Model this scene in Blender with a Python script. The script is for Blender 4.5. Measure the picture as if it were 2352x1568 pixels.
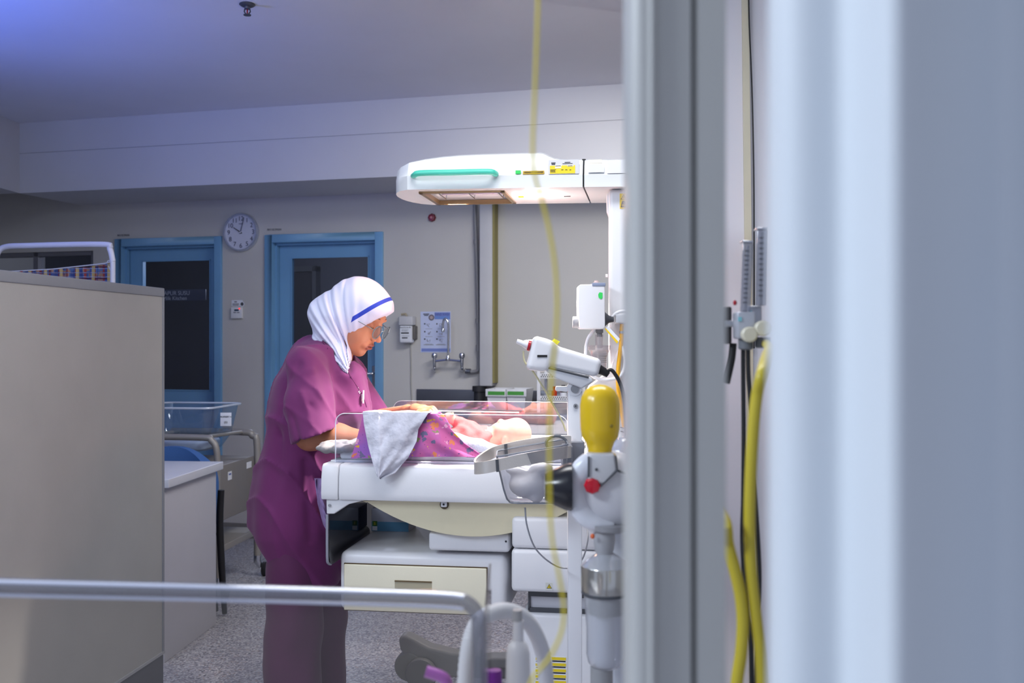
import bpy, bmesh, math, random
import numpy as np
from mathutils import Vector, Matrix
for o in list(bpy.data.objects): bpy.data.objects.remove(o)
C = bpy.context.scene.collection
SC = bpy.context.scene
PI = math.pi
random.seed(7)
# ------------------------------------------------------------ camera, world, lights, exposure
F = 2287.0; CZ = 1.35                      # focal length in pixels of the 2352 wide frame, eye height
cam = bpy.data.cameras.new('camera'); cam.sensor_width = 36.0; cam.lens = F / 2352 * 36
cam.clip_start = 0.02; cam.clip_end = 60
cam.dof.use_dof = True; cam.dof.focus_distance = 3.05; cam.dof.aperture_fstop = 5.6
camo = bpy.data.objects.new('camera', cam); C.objects.link(camo)
camo.location = (0, 0, CZ); camo.rotation_euler = (PI / 2, 0, 0)
SC.camera = camo
SC.view_settings.view_transform = 'Standard'; SC.view_settings.look = 'None'
SC.view_settings.gamma = 1; SC.view_settings.use_curve_mapping = False
SC.view_settings.exposure = 0.0
w = bpy.data.worlds.new('world'); SC.world = w; w.use_nodes = True
w.node_tree.nodes['Background'].inputs[0].default_value = (0.62, 0.70, 0.9, 1)
w.node_tree.nodes['Background'].inputs[1].default_value = 0.70
def light(kind, name, loc, target, energy, color, **k):
    l = bpy.data.lights.new(name, kind); l.energy = energy; l.color = color
    for a, b in k.items(): setattr(l, a, b)
    o = bpy.data.objects.new(name, l); C.objects.link(o); o.location = loc
    d = Vector(target) - Vector(loc)
    o.rotation_euler = d.to_track_quat('-Z', 'Y').to_euler()
    return o
light('AREA', 'ceiling_lamp_main', (0.1, 2.1, 2.74), (0.1, 2.11, 0), 28, (0.97, 0.98, 1.0), shape='RECTANGLE', size=1.2, size_y=0.5)
light('AREA', 'ceiling_lamp_left', (-2.3, 1.0, 2.72), (-0.6, 2.2, 0.6), 44, (0.72, 0.83, 1.0), shape='RECTANGLE', size=1.2, size_y=0.6)
light('AREA', 'back_wall_fill', (0.5, 4.3, 2.74), (0.0, 5.6, 0.9), 29, (0.98, 0.97, 0.95), shape='RECTANGLE', size=1.2, size_y=0.4, spread=2.3)  # added light aimed at the back wall to brighten it
light('AREA', 'curtain_fill_light', (-1.7, 0.10, 2.5), (0.05, 0.35, 1.3), 25, (0.80, 0.90, 1.0), shape='RECTANGLE', size=0.5, size_y=0.3)  # added light from the left to brighten the near curtain's ridge
light('SPOT', 'examination_lamp', (0.075, 3.08, 1.765), (-0.04, 3.0, 1.0), 125, (1.0, 0.93, 0.84), spot_size=1.65, spot_blend=0.5, shadow_soft_size=0.03)
light('POINT', 'hood_bounce_fill', (0.075, 3.08, 1.735), (0, 0, 0), 1.3, (1.0, 0.66, 0.58), shadow_soft_size=0.03)  # added point light, tints the hood underside like warm bounce
light('AREA', 'heater_glow', (-0.18, 3.16, 1.80), (-0.2, 3.16, 0), 3.0, (1.0, 0.55, 0.35), shape='RECTANGLE', size=0.25, size_y=0.06)
light('SPOT', 'phototherapy_lamp', (-2.75, 3.5, 1.75), (-2.3, 4.2, 2.79), 100, (0.08, 0.18, 1.0), spot_size=2.0, spot_blend=1.0, shadow_soft_size=0.15)
# ------------------------------------------------------------ pixel <-> place helpers
def P(px, py, d): return Vector(((px - 1176) / F * d, d, CZ - (py - 784) / F * d))
class Fr:
    """upright local frame: u to the right along a thing, v away from the camera, z up"""
    def __init__(s, ox, oy, deg):
        a = math.radians(deg); s.o = Vector((ox, oy, 0))
        s.u = Vector((math.cos(a), -math.sin(a), 0)); s.v = Vector((math.sin(a), math.cos(a), 0))
    def w(s, u, v, z=0.0): return s.o + s.u * u + s.v * v + Vector((0, 0, z))
    def pl(s, px, py, v=0.0):
        d = Vector(((px - 1176) / F, 1, -(py - 784) / F)); t = (v + s.o.dot(s.v)) / d.dot(s.v)
        q = d * t; return ((q - s.o).dot(s.u), q.z + CZ)
    def pw(s, px, py, v=0.0):
        u, z = s.pl(px, py, v); return s.w(u, v, z)
WF = Fr(-0.5, 6.5, 14.6)        # back wall
BF = Fr(-0.168, 2.851, 8.0)     # radiant warmer (v = 0 is its front side panel)
CF = Fr(0, 0, 0)                # camera-facing
# ------------------------------------------------------------ materials
def lin(c):
    r = []
    for x in c[:3]:
        x = x / 255.0
        r.append(x / 12.92 if x <= 0.04045 else ((x + 0.055) / 1.055) ** 2.4)
    return (r[0], r[1], r[2], 1)
MATS = {}
def M(name, col, rough=0.5, metal=0.0, bump=0.0, bscale=200.0, var=0.04, vscale=6.0, spec=0.5, sss=0.0, emit=0.0, sheen=0.0):
    if name in MATS: return MATS[name]
    m = bpy.data.materials.new(name); m.use_nodes = True; nt = m.node_tree; b = nt.nodes['Principled BSDF']
    b.inputs['Roughness'].default_value = rough; b.inputs['Metallic'].default_value = metal
    b.inputs['Specular IOR Level'].default_value = spec
    if sss: 
        b.inputs['Subsurface Weight'].default_value = sss; b.inputs['Subsurface Radius'].default_value = (0.012, 0.004, 0.002)
        b.inputs['Subsurface Scale'].default_value = 0.6
    if sheen: b.inputs['Sheen Weight'].default_value = sheen
    c = lin(col)
    tc = nt.nodes.new('ShaderNodeTexCoord')
    n = nt.nodes.new('ShaderNodeTexNoise'); n.inputs['Scale'].default_value = vscale; n.inputs['Detail'].default_value = 4
    nt.links.new(tc.outputs['Object'], n.inputs['Vector'])
    r = nt.nodes.new('ShaderNodeValToRGB')
    r.color_ramp.elements[0].position = 0.3; r.color_ramp.elements[1].position = 0.7
    r.color_ramp.elements[0].color = tuple(x * (1 - var) for x in c[:3]) + (1,)
    r.color_ramp.elements[1].color = tuple(min(1, x * (1 + var)) for x in c[:3]) + (1,)
    nt.links.new(n.outputs['Fac'], r.inputs['Fac']); nt.links.new(r.outputs['Color'], b.inputs['Base Color'])
    if bump:
        n2 = nt.nodes.new('ShaderNodeTexNoise'); n2.inputs['Scale'].default_value = bscale; n2.inputs['Detail'].default_value = 3
        nt.links.new(tc.outputs['Object'], n2.inputs['Vector'])
        bp = nt.nodes.new('ShaderNodeBump'); bp.inputs['Strength'].default_value = bump; bp.inputs['Distance'].default_value = 0.01
        nt.links.new(n2.outputs['Fac'], bp.inputs['Height']); nt.links.new(bp.outputs['Normal'], b.inputs['Normal'])
    if emit:
        b.inputs['Emission Color'].default_value = c; b.inputs['Emission Strength'].default_value = emit
    MATS[name] = m; return m
def clear(name, tint=(235, 240, 245), gloss=0.12, haze=0.05, hazecol=(220, 224, 232), rough=0.03):
    """thin clear plastic or glass: see-through, reflecting more at grazing angles, a little haze"""
    if name in MATS: return MATS[name]
    m = bpy.data.materials.new(name); m.use_nodes = True; nt = m.node_tree; nt.nodes.clear()
    out = nt.nodes.new('ShaderNodeOutputMaterial'); tr = nt.nodes.new('ShaderNodeBsdfTransparent'); tr.inputs[0].default_value = lin(tint)
    df = nt.nodes.new('ShaderNodeBsdfDiffuse'); df.inputs[0].default_value = lin(hazecol)
    gl = nt.nodes.new('ShaderNodeBsdfGlossy'); gl.inputs['Roughness'].default_value = rough
    m1 = nt.nodes.new('ShaderNodeMixShader'); m1.inputs[0].default_value = haze
    nt.links.new(tr.outputs[0], m1.inputs[1]); nt.links.new(df.outputs[0], m1.inputs[2])
    fr = nt.nodes.new('ShaderNodeLayerWeight'); fr.inputs[0].default_value = 0.5
    pw_ = nt.nodes.new('ShaderNodeMath'); pw_.operation = 'POWER'; pw_.inputs[1].default_value = 4.0; nt.links.new(fr.outputs['Facing'], pw_.inputs[0])
    ad = nt.nodes.new('ShaderNodeMath'); ad.operation = 'ADD'; ad.inputs[1].default_value = gloss; ad.use_clamp = True
    nt.links.new(pw_.outputs[0], ad.inputs[0])
    m2 = nt.nodes.new('ShaderNodeMixShader'); nt.links.new(ad.outputs[0], m2.inputs[0])
    nt.links.new(m1.outputs[0], m2.inputs[1]); nt.links.new(gl.outputs[0], m2.inputs[2]); nt.links.new(m2.outputs[0], out.inputs[0])
    MATS[name] = m; return m
white = M('white_plastic', (222, 222, 226), 0.35, bump=0.02, var=0.015)
white2 = M('white_enamel', (222, 223, 228), 0.3, var=0.02)
cream = M('cream_plastic', (222, 214, 184), 0.42, var=0.02, bump=0.02)
ivory = M('ivory_drawer', (224, 218, 196), 0.45, var=0.02, bump=0.02)
grey = M('grey_plastic', (140, 142, 148), 0.4)
dgrey = M('dark_grey', (72, 74, 80), 0.45)
black = M('black_rubber', (22, 22, 25), 0.5)
steel = M('steel', (178, 180, 186), 0.28, 0.9, var=0.05)
dsteel = M('dull_steel', (120, 122, 130), 0.35, 0.8, var=0.05)
chrome = M('chrome', (205, 207, 212), 0.12, 1.0)
edge = M('acrylic_edge_glow', (240, 242, 250), 0.15, spec=0.8)  # near-white colour stands in for light glowing in acrylic edges
yellow = M('yellow_tube', (214, 178, 40), 0.35)
yel = M('yellow_print', (232, 205, 30), 0.5)
ink = M('ink', (40, 42, 50), 0.6)
paper = M('paper', (225, 228, 236), 0.6)
green = M('green_print', (70, 150, 60), 0.5)
red = M('red_plastic', (170, 24, 40), 0.25)
acry = clear('clear_acrylic', gloss=0.05, haze=0.02)
# ------------------------------------------------------------ mesh builder
WL = {}
def tag(o, label=None, cat=None, group=None, kind=None):
    if label: o['label'] = label
    if cat: o['category'] = cat
    if group: o['group'] = group
    if kind: o['kind'] = kind
    return o
def thing(name, loc, label, cat, group=None):
    o = bpy.data.objects.new(name, None); C.objects.link(o); o.empty_display_size = 0.05
    o.location = loc; WL[o] = Vector(loc); return tag(o, label, cat, group)
def link_mesh(name, me, mat, parent=None):
    vs = np.empty(len(me.vertices) * 3); me.vertices.foreach_get('co', vs); vs = vs.reshape(-1, 3)
    lo, hi = vs.min(0), vs.max(0); c = np.array([(lo[0] + hi[0]) / 2, (lo[1] + hi[1]) / 2, lo[2]])
    vs -= c; me.vertices.foreach_set('co', vs.ravel()); me.update()
    for mm in (mat if isinstance(mat, (list, tuple)) else [mat]): me.materials.append(mm)
    o = bpy.data.objects.new(name, me); C.objects.link(o); wl = Vector(c.tolist()); WL[o] = wl
    if parent: o.parent = parent; o.location = wl - WL[parent]
    else: o.location = wl
    return o
def frame_of(axis):
    a = Vector(axis).normalized(); h = Vector((0, 0, 1)) if abs(a.z) < 0.9 else Vector((1, 0, 0))
    x = h.cross(a).normalized(); return x, a.cross(x), a
def smooth_path(pts, n=6):
    pts = [Vector(p) for p in pts]; out = []
    for i in range(len(pts) - 1):
        p0 = pts[max(i - 1, 0)]; p1 = pts[i]; p2 = pts[i + 1]; p3 = pts[min(i + 2, len(pts) - 1)]
        for k in range(n):
            t = k / n
            out.append(0.5 * ((2 * p1) + (p2 - p0) * t + (2 * p0 - 5 * p1 + 4 * p2 - p3) * t * t + (3 * p1 - p0 - 3 * p2 + p3) * t ** 3))
    out.append(pts[-1]); return out
class MB:
    def __init__(s): s.v = []; s.f = []
    def add(s, vs, fs):
        b = len(s.v); s.v += [tuple(x) for x in vs]; s.f += [tuple(b + i for i in f) for f in fs]; return s
    def hexa(s, p):   # 4 bottom ccw, 4 top ccw
        return s.add(p, [(3, 2, 1, 0), (4, 5, 6, 7), (0, 1, 5, 4), (1, 2, 6, 5), (2, 3, 7, 6), (3, 0, 4, 7)])
    def box(s, fr, u0, u1, v0, v1, z0, z1):
        return s.hexa([fr.w(u0, v0, z0), fr.w(u1, v0, z0), fr.w(u1, v1, z0), fr.w(u0, v1, z0),
                       fr.w(u0, v0, z1), fr.w(u1, v0, z1), fr.w(u1, v1, z1), fr.w(u0, v1, z1)])
    def pbox(s, fr, x0, y0, x1, y1, v0, v1):       # rectangle measured in the photo on the plane v0
        a = fr.pl(x0, y1, v0); b = fr.pl(x1, y0, v0)
        return s.box(fr, a[0], b[0], v0, v1, min(a[1], b[1]), max(a[1], b[1]))
    def prism(s, pts, vec):
        pts = [Vector(p) for p in pts]; vec = Vector(vec); n = len(pts)
        nrm = Vector((0, 0, 0))
        for i in range(n): nrm += pts[i].cross(pts[(i + 1) % n])
        if nrm.dot(vec) > 0: pts = pts[::-1]
        q = [p + vec for p in pts]
        return s.add(pts + q, [tuple(range(n)), tuple(range(2 * n - 1, n - 1, -1))] + [(i, n + i, n + (i + 1) % n, (i + 1) % n) for i in range(n)])
    def tube(s, pts, r, n=10, cap=True, smooth=0, flat=1.0):
        pts = smooth_path(pts, smooth) if smooth else [Vector(p) for p in pts]
        rs = r if isinstance(r, (list, tuple)) else [r] * len(pts)
        if len(rs) != len(pts):
            rs = list(np.interp(np.linspace(0, 1, len(pts)), np.linspace(0, 1, len(rs)), rs))
        vs = []; px = None
        for i, p in enumerate(pts):
            t = (pts[min(i + 1, len(pts) - 1)] - pts[max(i - 1, 0)]).normalized()
            if px is None: px = frame_of(t)[0]
            px = (px - t * px.dot(t)).normalized(); py = t.cross(px)
            for k in range(n):
                a = 2 * PI * k / n; vs.append(p + px * math.cos(a) * rs[i] + py * math.sin(a) * rs[i] * flat)
        fs = []
        for i in range(len(pts) - 1):
            for k in range(n): fs.append((i * n + k, i * n + (k + 1) % n, (i + 1) * n + (k + 1) % n, (i + 1) * n + k))
        if cap: fs.append(tuple(range(n))[::-1]); fs.append(tuple(len(vs) - n + k for k in range(n)))
        return s.add(vs, fs)
    def lathe(s, o, axis, prof, n=28, sx=1.0, sy=1.0):   # prof: (radius, height) along axis
        x, y, a = frame_of(axis); o = Vector(o); vs = []
        for r, h in prof:
            r = max(r, 1e-5)
            for k in range(n):
                t = 2 * PI * k / n; vs.append(o + a * h + x * (r * math.cos(t) * sx) + y * (r * math.sin(t) * sy))
        fs = [(i * n + k, i * n + (k + 1) % n, (i + 1) * n + (k + 1) % n, (i + 1) * n + k) for i in range(len(prof) - 1) for k in range(n)]
        fs.append(tuple(range(n))[::-1]); fs.append(tuple(len(vs) - n + k for k in range(n)))
        return s.add(vs, fs)
    def ell(s, c, r, n=20, rot=None):
        c = Vector(c); vs = []; m = n // 2
        for i in range(m + 1):
            th = PI * i / m; rr = math.sin(th) if 0 < i < m else 1e-4
            for k in range(n):
                a = 2 * PI * k / n; q = Vector((r[0] * rr * math.cos(a), r[1] * rr * math.sin(a), -r[2] * math.cos(th)))
                vs.append(c + (rot @ q if rot else q))
        fs = [(i * n + k, i * n + (k + 1) % n, (i + 1) * n + (k + 1) % n, (i + 1) * n + k) for i in range(m) for k in range(n)]
        return s.add(vs, fs)
    def grid(s, fn, nu, nv, thick=0.0):
        g = [[Vector(fn(i / nu, j / nv)) for j in range(nv + 1)] for i in range(nu + 1)]
        vs = [g[i][j] for i in range(nu + 1) for j in range(nv + 1)]
        q = lambda i, j: i * (nv + 1) + j
        fs = [(q(i, j), q(i + 1, j), q(i + 1, j + 1), q(i, j + 1)) for i in range(nu) for j in range(nv)]
        if thick:
            n0 = len(vs); back = []
            for i in range(nu + 1):
                for j in range(nv + 1):
                    a = g[min(i + 1, nu)][j] - g[max(i - 1, 0)][j]; b = g[i][min(j + 1, nv)] - g[i][max(j - 1, 0)]
                    nn = a.cross(b); nn = nn.normalized() if nn.length > 1e-12 else Vector((0, -1, 0))
                    back.append(g[i][j] - nn * thick)
            vs += back
            fs += [tuple(n0 + k for k in f[::-1]) for f in fs]
            bd = [q(i, 0) for i in range(nu + 1)] + [q(nu, j) for j in range(1, nv + 1)] + [q(i, nv) for i in range(nu - 1, -1, -1)] + [q(0, j) for j in range(nv - 1, 0, -1)]
            for k in range(len(bd)):
                a, b = bd[k], bd[(k + 1) % len(bd)]; fs.append((b, a, n0 + a, n0 + b))
        return s.add(vs, fs)
    def build(s, name, mat, parent=None, bevel=0.0, seg=3, angle=38, flat=False, fn=None):
        bm = bmesh.new(); vv = [bm.verts.new(v) for v in s.v]
        for f in s.f:
            try: bm.faces.new([vv[i] for i in f])
            except Exception: pass
        bmesh.ops.remove_doubles(bm, verts=bm.verts, dist=2e-6)
        bmesh.ops.recalc_face_normals(bm, faces=bm.faces)
        if bevel:
            es = [e for e in bm.edges if len(e.link_faces) == 2 and e.calc_face_angle(0) > math.radians(40)]
            bmesh.ops.bevel(bm, geom=es, offset=bevel, segments=seg, profile=0.5, affect='EDGES', clamp_overlap=True)
        if fn: fn(bm)
        me = bpy.data.meshes.new(name); bm.to_mesh(me); bm.free()
        me.polygons.foreach_set('use_smooth', [not flat] * len(me.polygons))
        if not flat: me.set_sharp_from_angle(angle=math.radians(angle))
        return link_mesh(name, me, mat, parent)
def text(body, fr, u, z, v, size, mat, parent, name='lettering', ax=0.5, rot=0.0, sx=1.0, ext=0.0004, top=False, bold=0.0):
    c = bpy.data.curves.new(name, 'FONT'); c.body = body; c.size = size; c.align_x = 'CENTER' if ax == 0.5 else 'LEFT'; c.align_y = 'CENTER'; c.extrude = ext; c.offset = bold * size
    o = bpy.data.objects.new(name, c); C.objects.link(o); dg = bpy.context.evaluated_depsgraph_get()
    me = bpy.data.meshes.new_from_object(o.evaluated_get(dg)); bpy.data.objects.remove(o)
    R = Matrix.Rotation(rot, 3, 'Z'); 
    for vv in me.vertices:
        q = R @ Vector((vv.co.x * sx, vv.co.y, 0)); d = vv.co.z
        vv.co = fr.w(u + q.x, v - d, z + q.y)
    me.name = name; return link_mesh(name, me, mat, parent)
# ------------------------------------------------------------ implicit surfaces for bodies and cloth
def nd(p): return np.sqrt((p * p).sum(-1))
def ellf(p, c, r, R=None):
    q = p - np.array(c); 
    if R is not None: q = q @ R
    r = np.array(r); k0 = nd(q / r); k1 = nd(q / (r * r)) + 1e-9
    return k0 * (k0 - 1) / k1
def capf(p, a, b, ra, rb):
    a = np.array(a); b = np.array(b); ab = b - a; t = np.clip(((p - a) @ ab) / (ab @ ab), 0, 1)
    return nd(p - a - t[..., None] * ab) - (ra + (rb - ra) * t)
def chain(p, pts, k=0.01):
    d = None
    for (a, ra), (b, rb) in zip(pts[:-1], pts[1:]):
        e = capf(p, a, b, ra, rb); d = e if d is None else smin(d, e, k)
    return d
def smin(a, b, k):
    h = np.clip(0.5 + 0.5 * (b - a) / k, 0, 1); return b + (a - b) * h - k * h * (1 - h)
def smax(a, b, k): return -smin(-a, -b, k)
def sdf_arrays(f, lo, hi, h, it=1):
    n = [int(math.ceil((hi[i] - lo[i]) / h)) + 1 for i in range(3)]
    ax = [lo[i] + h * np.arange(n[i]) for i in range(3)]
    V = np.empty(n, dtype=np.float32)
    for i in range(0, n[0], 12):
        g = np.stack(np.meshgrid(ax[0][i:i + 12], ax[1], ax[2], indexing='ij'), -1); V[i:i + 12] = f(g)
    V[0] = V[-1] = 1; V[:, 0] = V[:, -1] = 1; V[:, :, 0] = V[:, :, -1] = 1
    S = V < 0; N = [x - 1 for x in n]
    acc = np.zeros(N + [3], np.float32); cnt = np.zeros(N, np.float32)
    for a in range(3):
        b, c = (a + 1) % 3, (a + 2) % 3
        for ob in (0, 1):
            for oc in (0, 1):
                s0 = [None] * 3; s1 = [None] * 3
                s0[a] = slice(0, N[a]); s1[a] = slice(1, N[a] + 1)
                s0[b] = s1[b] = slice(ob, ob + N[b]); s0[c] = s1[c] = slice(oc, oc + N[c])
                v0 = V[tuple(s0)]; v1 = V[tuple(s1)]; cr = (v0 < 0) != (v1 < 0)
                t = np.where(cr, v0 / np.where(cr, v0 - v1, 1), 0)
                acc[..., a] += t * cr; acc[..., b] += ob * cr; acc[..., c] += oc * cr; cnt += cr
    act = cnt > 0; idx = -np.ones(N, np.int64); idx[act] = np.arange(act.sum())
    base = np.argwhere(act); verts = (base + acc[act] / cnt[act][:, None]) * h + np.array(lo)
    quads = []
    for a in range(3):
        b, c = (a + 1) % 3, (a + 2) % 3
        s0 = [slice(None)] * 3; s1 = [slice(None)] * 3; s0[a] = slice(0, n[a] - 1); s1[a] = slice(1, n[a])
        A = S[tuple(s0)]; B = S[tuple(s1)]; e = np.argwhere(A != B)
        e = e[(e[:, b] > 0) & (e[:, c] > 0) & (e[:, b] < N[b]) & (e[:, c] < N[c])]
        flip = A[tuple(e.T)]
        def cell(db, dc):
            q = e.copy(); q[:, b] -= db; q[:, c] -= dc; return idx[tuple(q.T)]
        q = np.stack([cell(1, 1), cell(0, 1), cell(0, 0), cell(1, 0)], 1)
        q[~flip] = q[~flip][:, ::-1]; quads.append(q)
    Q = np.concatenate(quads)
    for _ in range(it):
        s = np.zeros_like(verts); k = np.zeros(len(verts))
        for i in range(4):
            np.add.at(s, Q[:, i], verts[Q[:, (i + 1) % 4]]); np.add.at(k, Q[:, i], 1)
            np.add.at(s, Q[:, (i + 1) % 4], verts[Q[:, i]]); np.add.at(k, Q[:, (i + 1) % 4], 1)
        verts = verts * 0.5 + 0.5 * s / np.maximum(k, 1)[:, None]
    return verts, Q
def mesh_np(name, parts, mat, parent=None, slots=None):
    vs = np.concatenate([a for a, _ in parts]); off = 0; qs = []
    for a, q in parts: qs.append(q + off); off += len(a)
    Q = np.concatenate(qs)
    me = bpy.data.meshes.new(name); me.vertices.add(len(vs)); me.vertices.foreach_set('co', vs.astype(np.float32).ravel())
    me.loops.add(len(Q) * 4); me.loops.foreach_set('vertex_index', Q.astype(np.int32).ravel())
    me.polygons.add(len(Q)); me.polygons.foreach_set('loop_start', np.arange(0, len(Q) * 4, 4, dtype=np.int32))
    try: me.polygons.foreach_set('loop_total', np.full(len(Q), 4, np.int32))
    except Exception: pass
    me.update(calc_edges=True); me.validate()
    me.polygons.foreach_set('use_smooth', [True] * len(me.polygons))
    o = link_mesh(name, me, mat, parent)
    if slots is not None and len(me.polygons) == len(Q):
        o.data.polygons.foreach_set('material_index', slots(vs[Q].mean(1)).astype(np.int32))
    return o
# ============================================================ THE ROOM
def S(o, label, cat): return tag(o, label, cat, kind='structure')
wallm = M('wall_paint', (194, 192, 190), 0.75, bump=0.05, bscale=120, var=0.03, vscale=2)
ceilm = M('ceiling_paint', (226, 226, 230), 0.8, bump=0.03, bscale=60, var=0.03, vscale=1.5)
bulkm = M('bulkhead_paint', (200, 200, 204), 0.75, var=0.03, vscale=1.5)
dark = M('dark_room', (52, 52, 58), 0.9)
bluep = M('blue_door_paint', (112, 160, 200), 0.42, bump=0.02, bscale=40, var=0.05, vscale=3)
# terrazzo floor
fm = M('terrazzo', (150, 150, 156), 0.32); nt = fm.node_tree; b = nt.nodes['Principled BSDF']
tc = nt.nodes.new('ShaderNodeTexCoord'); vo = nt.nodes.new('ShaderNodeTexVoronoi'); vo.inputs['Scale'].default_value = 135
nt.links.new(tc.outputs['Object'], vo.inputs['Vector'])
sp = nt.nodes.new('ShaderNodeSeparateColor'); nt.links.new(vo.outputs['Color'], sp.inputs[0])
rr = nt.nodes.new('ShaderNodeValToRGB'); rr.color_ramp.interpolation = 'CONSTANT'
cols = [(0, (184, 183, 190)), (0.30, (158, 157, 166)), (0.60, (132, 131, 142)), (0.78, (206, 205, 208)), (0.90, (100, 100, 114)), (0.96, (166, 148, 142))]
rr.color_ramp.elements[0].color = lin(cols[0][1]); rr.color_ramp.elements[1].position = cols[1][0]; rr.color_ramp.elements[1].color = lin(cols[1][1])
for p_, c_ in cols[2:]:
    e = rr.color_ramp.elements.new(p_); e.color = lin(c_)
nt.links.new(sp.outputs[0], rr.inputs[0]); nt.links.new(rr.outputs[0], b.inputs['Base Color'])
S(MB().box(CF, -4.2, 3.2, -1.2, 11, -0.1, 0).build('floor', fm), 'speckled grey terrazzo floor', 'floor')
CH = 2.79
S(MB().box(CF, -4.2, 3.2, -1.2, 9, CH, CH + 0.1).build('ceiling', ceilm), 'plain grey painted ceiling', 'ceiling')
S(MB().box(CF, -4.3, -4.2, -1.2, 9, 0, CH).build('wall_left', wallm), 'grey painted left wall', 'wall')
S(MB().box(CF, 2.4, 2.5, -1.2, 6, 0, CH).build('wall_right', wallm), 'grey painted right wall', 'wall')
# back wall with openings
W = lambda x, y=600, v=0: WF.pl(x, y, v)[0]
Z = lambda x, y, v=0: WF.pl(x, y, v)[1]
wl, wr = W(-160), W(214); d1l, d1r = W(280), W(498); d2l, d2r = W(624), W(866)
zw0, zw1 = 0.95, Z(150, 577); zd = Z(400, 556)
UL, UR = -4.3, 3.0
wb = MB()
for u0, u1, z0, z1 in [(UL, wl, 0, CH), (wl, wr, 0, zw0), (wl, wr, zw1, CH), (wr, d1l, 0, CH), (d1l, d1r, zd, CH), (d1r, d2l, 0, CH), (d2l, d2r, zd, CH), (d2r, UR, 0, CH)]:
    wb.box(WF, u0, u1, 0, 0.15, z0, z1)
S(wb.build('wall_back', wallm, flat=True), 'beige grey back wall with two blue doors', 'wall')
S(MB().box(WF, W(511), W(609), -0.012, 0, 0, 0.1).box(WF, W(881), W(1500), -0.012, 0, 0, 0.1).build('baseboard_back', M('skirting', (120, 118, 116), 0.5)), 'low grey skirting along the back wall', 'baseboard')
# bulkhead hanging below the ceiling along the back and left walls
HB = 2.34; bu = W(1176); 
vb = -0.62
uc = WF.pl(45, 445, vb)[0]
zb = WF.pl(465, 425, vb)[1]
mb = MB().box(WF, uc, UR, vb, 0.02, zb, CH)
S(mb.build('wall_bulkhead', bulkm, flat=True), 'boxed bulkhead hanging below the ceiling along the back wall', 'bulkhead')
pc = WF.w(uc, vb); q = Vector((-0.05, -1, 0)).normalized() * 6
S(MB().prism([pc + Vector((0, 0, zb + .001)), pc + Vector((-0.9, 0.25, zb + .001)), pc + q + Vector((-0.9, 0, zb + .001)), pc + q + Vector((0, 0, zb + .001))], (0, 0, CH - zb)).build('wall_bulkhead_left', bulkm, flat=True), 'boxed bulkhead running along the left side of the room', 'bulkhead')
S(MB().box(WF, uc, UR, vb - 0.004, vb, zb + 0.26, zb + 0.2625).build('trim_1', M('joint', (168, 168, 174), 0.8)), 'thin joint line across the bulkhead', 'trim')
# room behind the doors
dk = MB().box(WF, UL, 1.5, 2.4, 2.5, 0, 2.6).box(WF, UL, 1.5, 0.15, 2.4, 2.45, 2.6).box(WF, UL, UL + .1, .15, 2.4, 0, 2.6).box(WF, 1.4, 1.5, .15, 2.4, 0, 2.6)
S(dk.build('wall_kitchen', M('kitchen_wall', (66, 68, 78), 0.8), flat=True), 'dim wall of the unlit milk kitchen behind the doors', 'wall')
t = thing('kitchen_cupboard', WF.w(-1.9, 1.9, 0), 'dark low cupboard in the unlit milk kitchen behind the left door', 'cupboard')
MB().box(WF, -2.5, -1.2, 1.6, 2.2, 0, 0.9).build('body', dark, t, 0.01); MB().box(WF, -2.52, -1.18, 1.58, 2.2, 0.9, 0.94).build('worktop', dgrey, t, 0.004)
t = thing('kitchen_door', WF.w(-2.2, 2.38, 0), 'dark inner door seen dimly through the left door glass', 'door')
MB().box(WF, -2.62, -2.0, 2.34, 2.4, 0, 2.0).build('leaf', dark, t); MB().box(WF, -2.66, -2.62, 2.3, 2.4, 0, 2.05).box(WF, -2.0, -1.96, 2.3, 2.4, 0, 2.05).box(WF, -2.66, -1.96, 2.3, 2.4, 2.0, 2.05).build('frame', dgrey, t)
doorglass = clear('door_glass', tint=(228, 230, 235), gloss=0.02, haze=0.01)
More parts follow.
